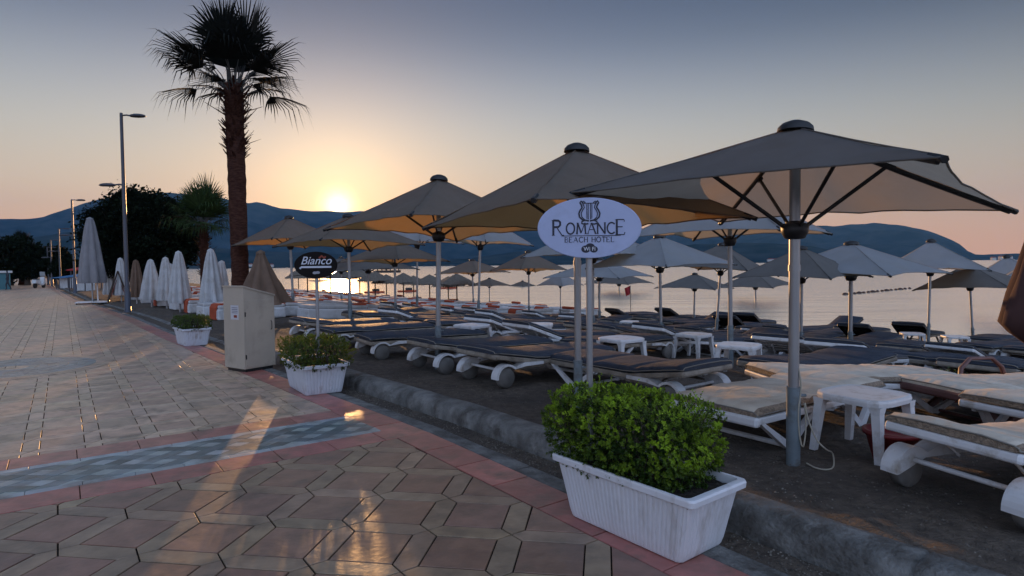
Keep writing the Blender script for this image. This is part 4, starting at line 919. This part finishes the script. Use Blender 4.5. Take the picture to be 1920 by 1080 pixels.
def wordw(text, h, gap=.16, big=None, xs=1.0): return sum((WID[c]*xs+gap)*(big[i] if big else h) for i, c in enumerate(text))-gap*h
def textmesh(txt, size, shear=0, ext=.0008, offs=0):
    cu = bpy.data.curves.new('txt', 'FONT'); cu.body = txt; cu.size = size; cu.align_x = 'CENTER'; cu.shear = shear; cu.extrude = ext; cu.offset = offs
    to = bpy.data.objects.new('txt', cu); COL.objects.link(to); dg = bpy.context.evaluated_depsgraph_get(); me = bpy.data.meshes.new_from_object(to.evaluated_get(dg)); bpy.data.objects.remove(to); return me
def put(me, name, m, parent, x, y, z, sx=1):
    me.materials.clear(); me.materials.append(m); me.transform(Matrix.Translation((x, y, z)) @ Matrix.Diagonal((sx, 1, 1, 1))); o = bpy.data.objects.new(name, me); COL.objects.link(o); o.parent = parent; return o
def oval_sign(pos, aim, a, b, zc, face, label, lean=0):
    root = empty('oval_sign', pos, aim, label, 'sign')
    # face local frame: x right, z up, facing -y ; board child rotated so its own XY plane is the face
    bd = MB(); n = 64
    for (f, z) in ((1, 0),): pass
    prof = [(.975, -.009), (1.0, -.006), (1.0, .006), (.985, .009)]
    vs = [(a*f*math.cos(2*PI*k/n), b*f*math.sin(2*PI*k/n), z) for f, z in prof for k in range(n)]
    bd.add(vs, [[i*n+k, i*n+(k+1) % n, (i+1)*n+(k+1) % n, (i+1)*n+k] for i in range(3) for k in range(n)]+[[3*n+k for k in range(n)], [k for k in range(n)][::-1]])
    o = bd.build('board', face, root); o.matrix_local = Matrix.Translation((0, -.03, zc)) @ Matrix.Rotation(PI/2, 4, 'X')
    return root, o
# hotel sign
sy = 3.98; sx = (1105-960)/F*sy; k_ = sy/F
zc = zat(1103, 428, sy); hs, hb = oval_sign((sx, sy, .34), -math.atan2(sx, sy)*.35, 96*k_, 56*k_, zc-.34, signwhite_m, 'pale oval board on a silver pole reading Romance Beach Hotel, standing in the foreground planter')
hp_ = MB().tube([(0, 0, -.1), (0, 0, zc-.34-.028)], .021, 16).tube([(0, 0, zc-.34-.03), (0, 0, zc-.34-.026)], .022, 12).build('pole', alu_m, hs)
MB().box(-.03, .03, -.022, .022, zc-.34-.17, zc-.34-.02, bev=.004).build('bracket', alu_m, hs)
lt = MB(); a_ = 96*k_; u_ = a_/97        # one photo pixel on the board
big = [28, 20.5, 20.5, 20.5, 20.5, 20.5, 28]; big = [v*u_ for v in big]
ww = wordw('ROMANCE', 20.5*u_, .16, big, .92); word(lt, 'ROMANCE', -ww/2, -11*u_, 20.5*u_, .16, .135, .0095, big, .92)
ribbon(lt, [(-52*u_, -14.5*u_), (58*u_, -14.5*u_)], 1.3*u_, .0095)
w2_ = wordw('BEACH HOTEL', 9.5*u_, .26); word(lt, 'BEACH HOTEL', -w2_/2, -26.5*u_, 9.5*u_, .26, .15, .0095)
lt.build('lettering', ink_m, hb)
em = MB()
for s in (-1, 1):                                            # lyre with scrolled arms
    for off, w in ((0, 3.0), (4.2, 1.8)):
        pts = [(s*(11.5-off), 47), (s*(15.5-off), 50), (s*(17.5-off), 47), (s*(15-off), 43), (s*(13.5-off), 38), (s*(17-off), 33), (s*(19.5-off), 27), (s*(18-off), 20), (s*(13-off), 15.5), (s*(7-off*.6), 14)]
        ribbon(em, [(x*u_, y*u_) for x, y in pts], w*u_, .0095+.0002*off)
    ribbon(em, [(s*2.2*u_, 46*u_), (s*2.2*u_, 16*u_)], 1.5*u_, .0098)
    ribbon(em, [(s*5.0*u_, 44*u_), (s*4.6*u_, 17*u_)], 1.3*u_, .0099)
    ribbon(em, [(x*u_, y*u_) for x, y in [(s*1, 13), (s*8, 14.6), (s*14, 12), (s*14.5, 8.5), (s*9, 7), (s*2, 8)]], 2.8*u_, .0101)
ribbon(em, [(-12*u_, 46*u_), (12*u_, 46*u_)], 1.6*u_, .0103)
em.build('emblem', ink_m, hb)
wf = MB(); 
for cx_, cy_, r_ in ((-7, -39.5, 8.5), (1, -36, 9.0), (8, -40, 7.5)):
    n = 24; wf.add([(cx_*u_+r_*u_*math.cos(2*PI*k/n), cy_*u_+r_*.82*u_*math.sin(2*PI*k/n), .0096+.0003*(cx_+8)/8) for k in range(n)], [list(range(n))])
wfo = wf.build('wifi_mark', ink_m, hb); put(textmesh('Wi Fi', 10*u_, 0, .0006, .0004), 'wifi_lettering', signletter_m, wfo, 0, -42.5*u_, .0112)
# second thick grey pole directly behind the hotel sign comes from the parasol; black sign
sp = Vector(((594-960)/F*7.95, 7.95, 0)); k_ = sp.y/F; zc = zat(595, 497, sp.y)
bs, bb = oval_sign((sp.x, sp.y, .33), D(8), 39*k_, 25*k_, zc-.33, signblack_m, 'small black oval board with white script lettering on a pole in the middle planter')
MB().tube([(0, 0, -.1), (0, 0, zc-.36)], .021, 12).build('pole', alu_m, bs)
u_ = k_
put(textmesh('Bianco', 21*u_, .35, .0008, .0006), 'lettering', signletter_m, bb, 0, 1.5*u_, .0105, .98)
ul = MB(); ribbon(ul, [(-29*u_, -6.5*u_), (-26*u_, -3.6*u_), (28*u_, -3.6*u_)], 3.4*u_, .0096); ul.build('underline', signletter_m, bb)
mk = MB(); n = 20
for cx_, cy_, r_ in ((-2, -14.5, 4.2), (3, -14, 4.2)): mk.add([(cx_*u_+r_*u_*math.cos(2*PI*k/n), cy_*u_+r_*.6*u_*math.sin(2*PI*k/n), .0097+.0003*(cx_ > 0)) for k in range(n)], [list(range(n))])
mk.build('wifi_mark', mat('sign_mark', (.3, .3, .34), .5), bb)
rd = MB(); ribbon(rd, [(6*u_, 13*u_), (11*u_, 17*u_), (15*u_, 13*u_), (18*u_, 16*u_)], 3.5*u_, .0097); rd.build('red_mark', signred_m, bb)
# ================================================================== beige cabinet with sloping top
ca = gat(433, 691); cb = gat(460, 699); cc = gat(517, 693)
ex_ = (Vector(cc[:2])-Vector(cb[:2])); Lw = ex_.length; ex_.normalize(); ey_ = Vector((-ex_.y, ex_.x)); Ld = .52
croot = empty('cabinet', (cb.x, cb.y, 0), math.atan2(ex_.y, ex_.x), 'beige metal cabinet with sloping top standing at the kerb in front of the big palm', 'cabinet')
zl = zat(460, 537, cb.y); zr_ = zat(517, 553, cc.y)
b = MB(); b.prism([(0, .05), (Lw, .05), (Lw, zr_-.012), (0, zl-.012)], 0, Ld); b.build('body', cabinet_m, croot)
t_ = MB(); t_.prism([(-.012, zl-.012), (Lw+.012, zr_-.012), (Lw+.012, zr_+.012), (-.012, zl+.012)], -.012, Ld+.012); t_.build('lid', cabinet_m, croot)
f_ = MB(); f_.box(.03, Lw-.03, .03, Ld-.03, -.01, .052); f_.build('plinth', darkm_m, croot)
d_ = MB(); d_.box(.02, Lw-.02, -.006, .001, .07, min(zl, zr_)-.06, bev=.002).build('front_panel', cabinet_m, croot)
for k in range(4): MB().lathe([(0, 0), (.008, 0), (.008, .004), (0, .005)], 8, c=(.04 if k % 2 else Lw-.04, 0, .1 if k < 2 else .9)).build('screw', darkm_m, croot).rotation_euler = (0, 0, 0)
st_ = MB(); st_.box(-.003, -.0005, .13, .33, .80, 1.02); MB().tube([(Lw-.07, -.008, .62), (Lw-.07, -.03, .64), (Lw-.07, -.03, .74), (Lw-.07, -.008, .76)], .006, 6).build('handle', darkm_m, croot)
for hz_ in (.2, .85): MB().box(.012, .03, -.012, .0, hz_, hz_+.07, bev=.003).build('hinge', darkm_m, croot)
so_ = st_.build('notice_sheet', mat('paper', (.5, .5, .54), .7), croot)
s2 = MB(); s2.box(-.0045, -.0032, .17, .25, .83, .87); s2.build('red_stamp', signred_m, so_)
s3 = MB()
for k in range(4): s3.box(-.0045, -.0032, .15, .30, .90+k*.026, .909+k*.026)
s3.build('printed_lines', mat('print_grey', (.12, .12, .16), .7), so_)
# ================================================================== lamp posts
def lamp_post(px, pyb, label, zt, heads, rz=0, group='lamp posts along the promenade', scale=1):
    g = gat(px, pyb); root = empty('street_lamp', g, rz, label, 'street lamp', group)
    MB().lathe([(.16, -.1), (.16, .02), (.11, .05), (.10, .9), (.085, 1.0), (.075, 1.05), (.055, zt-.1), (.05, zt), (0, zt+.01)], 14).build('post', lamp_m, root)
    for (z, sgn, L) in heads:
        a = MB().tube([(0, 0, z), (sgn*.18, 0, z+.02), (sgn*.30, 0, z)], .03, 8); ao = a.build('arm', lamp_m, root)
        vs = []; n = 20; prof = [(-.045, .35), (-.05, .8), (-.02, 1.0), (.03, .85), (.06, .5), (.07, 0)]
        h = MB()
        for q, r in prof:
            for k in range(n): t = 2*PI*k/n; vs.append((sgn*(.27+L/2)+L/2*r*math.cos(t), .16*r*math.sin(t), z+q))
        h.add(vs, [[i*n+k, i*n+(k+1) % n, (i+1)*n+(k+1) % n, (i+1)*n+k] for i in range(5) for k in range(n)]+[list(range(n))], smooth=True); h.build('lamp_head', lamp_m, root)
    return root
gl = gat(240, 585)
lamp_post(240, 585, 'tall dark lamp post with two flat heads at different heights beside the round tree', zat(232, 210, gl.y), [(zat(232, 215, gl.y), 1, .62), (zat(232, 345, gl.y), -1, .62)], D(4))
for px, py, ty, lb in ((141, 549, 374, 'second lamp post further along behind the large folded grey parasol'), (114, 541, 427, 'third lamp post down the promenade'), (98, 537, 449, 'fourth lamp post down the promenade'), (91, 534, 463, 'farthest lamp post before the end of the promenade')):
    g = gat(px, py); zt = zat(px, ty, g.y); lamp_post(px, py, lb, zt, [(zt-.05, 1, .62), (zt*.62, -1, .62)], D(4))
# ================================================================== palms and trees
PD = 62; FA = 72
def fan_palm(px, pyb, dist, ztop, r0, r1, nf, Lp, Lf, label, seed, lean=0, stub0=.68, col=(.007, .009, .008), up=1.0, pos=None):
    r_ = random.Random(seed); g = pos or gat(px, pyb); root = empty('fan_palm', g, 0, label, 'palm tree')
    t = MB(); H = ztop-g.z; m = 34; prof = []
    for i in range(m+1):
        u = i/m; r = r0*(1+.35*math.exp(-u*14))*(1-u)+r1*u; r *= 1+.035*math.sin(i*2.9)+.02*math.sin(i*5.1)
        prof.append((r, H*u-.1*(i == 0)))
    vs = []; n = 22
    for i, (r, z) in enumerate(prof):
        for k in range(n): a = 2*PI*k/n; rr = r*(1+.05*noise.noise(Vector((math.cos(a)*2, math.sin(a)*2, z*3)))); vs.append((rr*math.cos(a)+lean*(z/H), rr*math.sin(a), z))
    t.add(vs, [[i*n+k, i*n+(k+1) % n, (i+1)*n+(k+1) % n, (i+1)*n+k] for i in range(m) for k in range(n)], smooth=True)
    bt = t                                   # old leaf bases
    for i in range(210):
        u = stub0+(1-stub0)*r_.random(); a = i*2.399; z = H*u; r = (r0*(1-u)+r1*u); L = r_.uniform(.14, .26)*(2.0 if r_.random() < .07 else 1)
        p = Vector((lean*u+r*math.cos(a)*.9, r*math.sin(a)*.9, z)); d = Vector((math.cos(a), math.sin(a), r_.uniform(.3, 1.3))).normalized(); sd = Vector((-math.sin(a), math.cos(a), 0))*r_.uniform(.02, .045); k = Vector((0, 0, -.02))
        bt.add([p-sd+k, p+sd+k, p+sd*.5+d*L, p-sd*.5+d*L, p+k*2+sd*0], [[0, 1, 2, 3], [4, 0, 3], [1, 4, 2], [4, 3, 2]])
    t.build('trunk', trunk_m, root)
    cr = MB(); top = Vector((lean, 0, H))
    for i in range(nf):
        a = i*2.399+r_.uniform(-.35, .35); u = min(1, max(0, (i+.5)/nf+r_.uniform(-.08, .08))); el = (math.radians(86)-math.radians(PD)*u**.9)*up+r_.uniform(-.12, .12)
        big_ = 1+.30*max(0, math.sin(el))-.1*(u > .7); lp = Lp*big_*r_.uniform(.42, 1.12); d0 = Vector((math.cos(a)*math.cos(el), math.sin(a)*math.cos(el), math.sin(el)))
        p0 = top+Vector((math.cos(a), math.sin(a), 0))*r1*.6+Vector((0, 0, -.25*u)); pm = p0+d0*lp*.55+Vector((0, 0, .03)); p1 = p0+d0*lp+Vector((0, 0, -.22*lp*u))
        cr.tube([p0, pm, p1], [.018, .011, .007], 4, smooth=False)
        dr = (p1-pm).normalized(); sd = dr.cross(Vector((0, 0, 1))); sd = sd.normalized() if sd.length > .05 else Vector((math.sin(a), -math.cos(a), 0)); nr = sd.cross(dr).normalized()
        ns = 24; fl_ = r_.uniform(.82, 1.12)
        for k in range(ns):
            w = (k/(ns-1)*2-1); th = w*math.radians(FA); L = Lf*big_*(1-.32*abs(w)**1.6)*r_.uniform(.80, 1.08)*fl_
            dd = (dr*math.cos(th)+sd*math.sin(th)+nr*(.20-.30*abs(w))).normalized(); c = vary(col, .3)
            q1 = p1+dd*L*.45; q2 = p1+dd*L*.78+Vector((0, 0, -.05*L*(.6+u))); q3 = p1+dd*L*.97+Vector((0, 0, -.26*L*(.2+1.5*u)*r_.uniform(.2, 1.6)))
            s2_ = dd.cross(nr).normalized(); wv = Lf*.040
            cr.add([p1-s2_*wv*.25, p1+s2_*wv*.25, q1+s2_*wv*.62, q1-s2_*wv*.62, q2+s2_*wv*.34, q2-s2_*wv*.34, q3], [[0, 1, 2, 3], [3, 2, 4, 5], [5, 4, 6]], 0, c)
    cr.build('crown', frond_m, root); return root
gp = gat(453, 590); PK_ = gp.y/F/.0121*1.0
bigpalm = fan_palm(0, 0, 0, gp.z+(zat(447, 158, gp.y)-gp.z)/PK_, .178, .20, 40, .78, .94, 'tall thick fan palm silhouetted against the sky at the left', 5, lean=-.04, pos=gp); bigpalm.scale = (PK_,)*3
gq = gat(386, 572)
fan_palm(0, 0, 0, zat(385, 418, gq.y), .20, .15, 46, .70, 1.05, 'smaller green fan palm between the round tree and the big palm', 8, pos=gq, stub0=.35, col=(.03, .055, .018), up=1.02)
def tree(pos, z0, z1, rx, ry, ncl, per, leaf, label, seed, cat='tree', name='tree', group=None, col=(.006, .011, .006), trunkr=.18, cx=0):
    r_ = random.Random(seed); root = empty(name, pos, 0, label, cat, group)
    t = MB(); cz = (z0+z1)/2; t.tube([(0, 0, -.2), (cx*.3, 0, z0*.6), (cx*.6, 0, z0+.15*(z1-z0))], [trunkr*1.3, trunkr, trunkr*.8], 10)
    cl = []
    for i in range(ncl):
        v = Vector((r_.gauss(0, 1), r_.gauss(0, 1), r_.gauss(0, 1))).normalized()*(.55+.45*r_.random()**.5); v.z = max(v.z, -.75)
        k = 1+.12*noise.noise(v*2.2+Vector((seed, 0, 0))); cl.append(Vector((cx+v.x*rx*k*1.1, v.y*ry*k, cz+v.z*(z1-z0)/2*k*1.02)))
    for c in cl[::9]: t.tube([(cx*.5, 0, z0*.8), ((cx*.5+c.x)/2, c.y/2, (z0+c.z)/2-.1), tuple(c)], [trunkr*.5, trunkr*.3, .02], 5)
    t.build('trunk', bark_m, root)
    f = MB(); sc = (rx+ry)/2*.20
    for c in cl:
        cc_ = vary(col, .35); cs_ = sc*r_.uniform(.7, 1.25)
        for _ in range(per):
            p = c+Vector((r_.gauss(0, .5), r_.gauss(0, .5), r_.gauss(0, .42)))*cs_; d = Vector((r_.uniform(-1, 1), r_.uniform(-1, 1), r_.uniform(-.6, 1))).normalized(); s_ = d.cross(Vector((r_.random(), r_.random(), r_.random()))).normalized()
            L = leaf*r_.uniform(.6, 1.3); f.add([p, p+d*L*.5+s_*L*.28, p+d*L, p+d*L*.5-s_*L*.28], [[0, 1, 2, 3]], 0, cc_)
    f.build('crown', darkleaf_m, root); return root
gt = gat(268, 560); k_ = gt.y/F
tree(gt, zat(275, 532, gt.y)-gt.z, zat(275, 363, gt.y)-gt.z, 88*k_, 80*k_, 380, 150, .19, 'big round dark tree crown between the lamp post and the small palm', 4, trunkr=.2)
for i, (px, py, ty, hw, lb) in enumerate([(20, 535, 450, 52, 'dark tree mass at the far left end of the promenade'), (52, 535, 478, 24, 'lower dark tree beside the palm at the far end of the promenade'), (102, 533, 464, 20, 'dark bushy tree behind the far lamp posts'), (122, 536, 482, 16, 'small dark tree right of the far lamp posts'), (-60, 540, 440, 70, 'dark trees beyond the left picture edge')][:4]):
    g = at(px, py); k_ = g.y/F; tree(g, .8, zat(px, ty, g.y), hw*k_*1.1, hw*k_*.9, 120, 110, .42, lb, 20+i, trunkr=.25)
gf = at(45, 534); fan_palm(0, 0, 0, zat(45, 452, gf.y), .4, .3, 26, .5, .75, 'distant palm rising above the dark trees at the far left', 31, pos=gf, stub0=.8)
# ================================================================== far end of the promenade
def stall(px0, px1, py, ty, m, lb, name='market_stall'):
    g0, g1 = at(px0, py), at(px1, py); w = (g1-g0).length; root = empty(name, g0, math.atan2((g1-g0).y, (g1-g0).x), lb, 'stall', None); h = zat(px0, ty, g0.y)
    a = MB(); a.prism([(-.3, h*.78), (0, h*.80), (1.9, h), (1.9, h+.05), (0, h*.84), (-.3, h*.82)], 0, w, axis='x'); a.build('awning', m, root)
    for x in (.06, w-.06):
        for y in (.05, 1.8): MB().tube([(x, y, 0), (x, y, h*.8)], .04, 6).build('post', lamp_m, root)
    MB().box(.1, w-.1, .3, .9, 0, .85, bev=.02).build('counter', daybed_m, root)
    return root
stall(104, 128, 541, 516, blue_m, 'stall with a blue awning along the right side of the far promenade'); stall(128, 160, 547, 512, blue_m, 'nearer stall with a bright blue awning by the lamp posts'); stall(132, 152, 544, 497, red_m, 'stall with a dark red awning just above the blue ones')
g0 = at(-14, 543)
kr = empty('kiosk', g0, D(-30), 'small teal fronted kiosk at the far left edge', 'kiosk'); hk = zat(0, 512, g0.y)
MB().box(-1.2, 1.2, -.8, .8, 0, hk, bev=.03).build('wall', mat('kiosk_teal', (.05, .16, .2), .6), kr); MB().box(-1.35, 1.35, -1.0, .9, hk, hk+.18, bev=.03).build('roof', daybed_m, kr); MB().box(-.9, .9, -.82, -.80, .9, hk-.3).build('window', mat('kiosk_glass', (.02, .03, .04), .1), kr)
# sandwich board
gs = gat(222, 566); sb = empty('sandwich_board', gs, D(35), 'tall wooden A shaped frame with red panels beside the lamp post', 'board'); hb_ = zat(222, 508, gs.y)-gs.z
for s in (-1, 1):
    for y in (-.35, .35): MB().tube([(s*.42, y, 0), (0, y, hb_)], .035, 6).build('leg', wood_m, sb)
MB().prism([(-.30, .25), (-.06, hb_*.72), (-.04, hb_*.72), (-.27, .25)], -.33, .33).prism([(.30, .25), (.06, hb_*.72), (.04, hb_*.72), (.27, .25)], -.33, .33).build('panel', mat('board_red', (.16, .03, .02), .7), sb)
# scooter
gsc = at(74, 540); scr = empty('motor_scooter', gsc, D(100), 'small white motor scooter parked at the far end of the promenade', 'scooter')
for x in (-.62, .62): MB().tube([(x, -.05, .24), (x, .05, .24)], .24, 16).build('wheel', rubber_m, scr)
b = MB(); b.prism([(-.85, .42), (-.70, .72), (-.15, .74), (.02, .36), (.30, .34), (.48, .95), (.56, .95), (.66, .50), (.80, .42), (.62, .44), (.40, .25), (-.1, .22), (-.45, .40)], -.16, .16); b.build('body', scooter_m, scr)
MB().box(-.72, -.10, -.14, .14, .74, .82, bev=.03).build('seat', black_m, scr); MB().tube([(.50, -.30, 1.02), (.50, .30, 1.02)], .02, 6).build('handlebar', black_m, scr); MB().prism([(.55, .98), (.50, 1.40), (.48, 1.40), (.52, .98)], -.2, .2).build('windscreen', mat('smoked_perspex', (.3, .32, .34), .1), scr)
# person walking, one continuous skinned body
def person(pos, rz, h, label):
    V_ = [(0, 0, .93), (0, 0, 1.12), (0, 0, 1.38), (0, 0, 1.50), (0, .02, 1.60), (0, .02, 1.70), (-.17, 0, 1.40), (-.22, .10, 1.14), (-.20, .22, .92), (.17, 0, 1.40), (.22, -.08, 1.14), (.20, -.04, .90), (-.09, 0, .88), (-.10, .16, .48), (-.10, .14, .08), (-.10, .24, .03), (.09, 0, .88), (.10, -.10, .48), (.10, -.28, .10), (.10, -.18, .03)]
    Ed = [(0, 1), (1, 2), (2, 3), (3, 4), (4, 5), (2, 6), (6, 7), (7, 8), (2, 9), (9, 10), (10, 11), (0, 12), (12, 13), (13, 14), (14, 15), (0, 16), (16, 17), (17, 18), (18, 19)]
    rad = [.13, .12, .14, .055, .085, .08, .06, .045, .035, .06, .045, .035, .09, .06, .045, .035, .09, .06, .045, .035]
    me = bpy.data.meshes.new('person'); me.from_pydata(V_, Ed, []); o = bpy.data.objects.new('person', me); COL.objects.link(o)
    mod = o.modifiers.new('Skin', 'SKIN'); sub = o.modifiers.new('Sub', 'SUBSURF'); sub.levels = sub.render_levels = 1
    for i, v in enumerate(me.skin_vertices[0].data): v.radius = (rad[i], rad[i]*.8); v.use_root = (i == 0)
    me.materials.append(jean_m); o.location = pos; o.rotation_euler = (0, 0, rz); o.scale = (h/1.78,)*3; tag(o, label, 'person'); return o
gpn = at(15, 543.5); person(gpn, D(150), 1.62, 'tiny person in dark clothes walking at the far left end of the promenade')
# ================================================================== flag, buoys, raft
gfl = gat(1183, 597); fr = empty('beach_flag', gfl, 0, 'small red flag on a thin pole at the waterline', 'flag'); zf = zat(1181, 535, gfl.y)-gfl.z; kf = gfl.y/F
MB().tube([(0, 0, -.2), (-.03, 0, zf)], .018, 6).build('pole', lamp_m, fr)
fm = MB(); vs = []
for i in range(7):
    for j in range(5): vs.append((-.03-.28*i/6*(1-.3*j/4), .05*math.sin(i*1.1+j*.5), zf-.02-.40*j/4-.12*i/6))
fm.add(vs, [[i*5+j, (i+1)*5+j, (i+1)*5+j+1, i*5+j+1] for i in range(6) for j in range(4)], smooth=True).build('cloth', red_m, fr)
for i in range(15):
    px = 1585+i*8.6; py = 552.5-i*.80
    p = at(px, py, SEA); b = MB().lathe([(0, -.12), (.13, -.08), (.16, 0), (.12, .10), (0, .15)], 10).build('buoy', buoy_m); b.location = p; b.scale = (1.6, 1.6, 1.2) if i % 3 == 0 else (1, 1, 1); tag(b, 'dark float on the long bathing line across the bright water', 'buoy', 'floats of the bathing line')
for i, (px, py) in enumerate(((702, 549), (764, 547), (841, 541))):
    p = at(px, py, SEA); r = empty('pedal_raft', p, .3, ('orange float board on the water left of the far thatched row', 'small orange float board in the middle of the sun glitter', 'orange float board right of the pointed beige parasol pole')[i], 'float', None)
    MB().box(-1.0, 1.0, -.35, .35, -.05, .16, bev=.06).build('hull', orange_m, r); MB().box(-.2, .5, -.15, .15, .16, .42, bev=.04).build('seat', black_m, r)
p = at(728, 511, SEA); r = empty('jetty', p, 0, 'long dark floating jetty far out on the bright bay', 'jetty'); w_ = p.y/F*22
MB().box(-w_, w_, -2, 2, -.3, .9).build('deck', wood_m, r)
for k in range(6): MB().tube([(-w_+.5+k*(2*w_-1)/5, 0, -2), (-w_+.5+k*(2*w_-1)/5, 0, 1.6)], .25, 6).build('pile', wood_m, r)
# small white houses along the foot of the hills
r_ = random.Random(12); i = 0
for px in [345, 352, 361, 372, 381, 392, 404, 413, 470, 481, 493, 508, 1236, 1244, 1252, 1262, 1445, 1455, 1862, 1878, 1893]:
    Y = 1850; p = ray(px, 500); p = p*(Y/p.y); z0 = SEA+2; w = r_.uniform(5, 10); h = r_.uniform(5, 10); root = empty('far_house', (p.x, Y, z0), r_.uniform(-.4, .4), 'tiny pale house far across the bay at the foot of the hills', 'house', 'distant houses on the far shore')
    MB().box(-w, w, -5, 5, -3, h).build('wall', mat('far_wall', (.5, .48, .45), .8) if i == 0 else MATS['far_wall'], root); MB().prism([(-w-.5, h), (w+.5, h), (w*.4, h+3), (-w*.4, h+3)], -5.5, 5.5).build('roof', MATS['terracotta'], root); i += 1
# ================================================================== haze
hz = bpy.data.materials.new('haze_air'); hz.use_nodes = True; t = hz.node_tree; t.nodes.clear(); o_ = t.nodes.new('ShaderNodeOutputMaterial'); v_ = t.nodes.new('ShaderNodeVolumePrincipled')
v_.inputs['Color'].default_value = (.20, .50, 1.0, 1); v_.inputs['Density'].default_value = 5.2e-5; v_.inputs['Anisotropy'].default_value = 0.0
t.links.new(v_.outputs[0], o_.inputs['Volume'])
if True: tag(MB().box(-6800, 6800, -6000, 6800, -9, 760).build('haze', hz), kind='stuff')
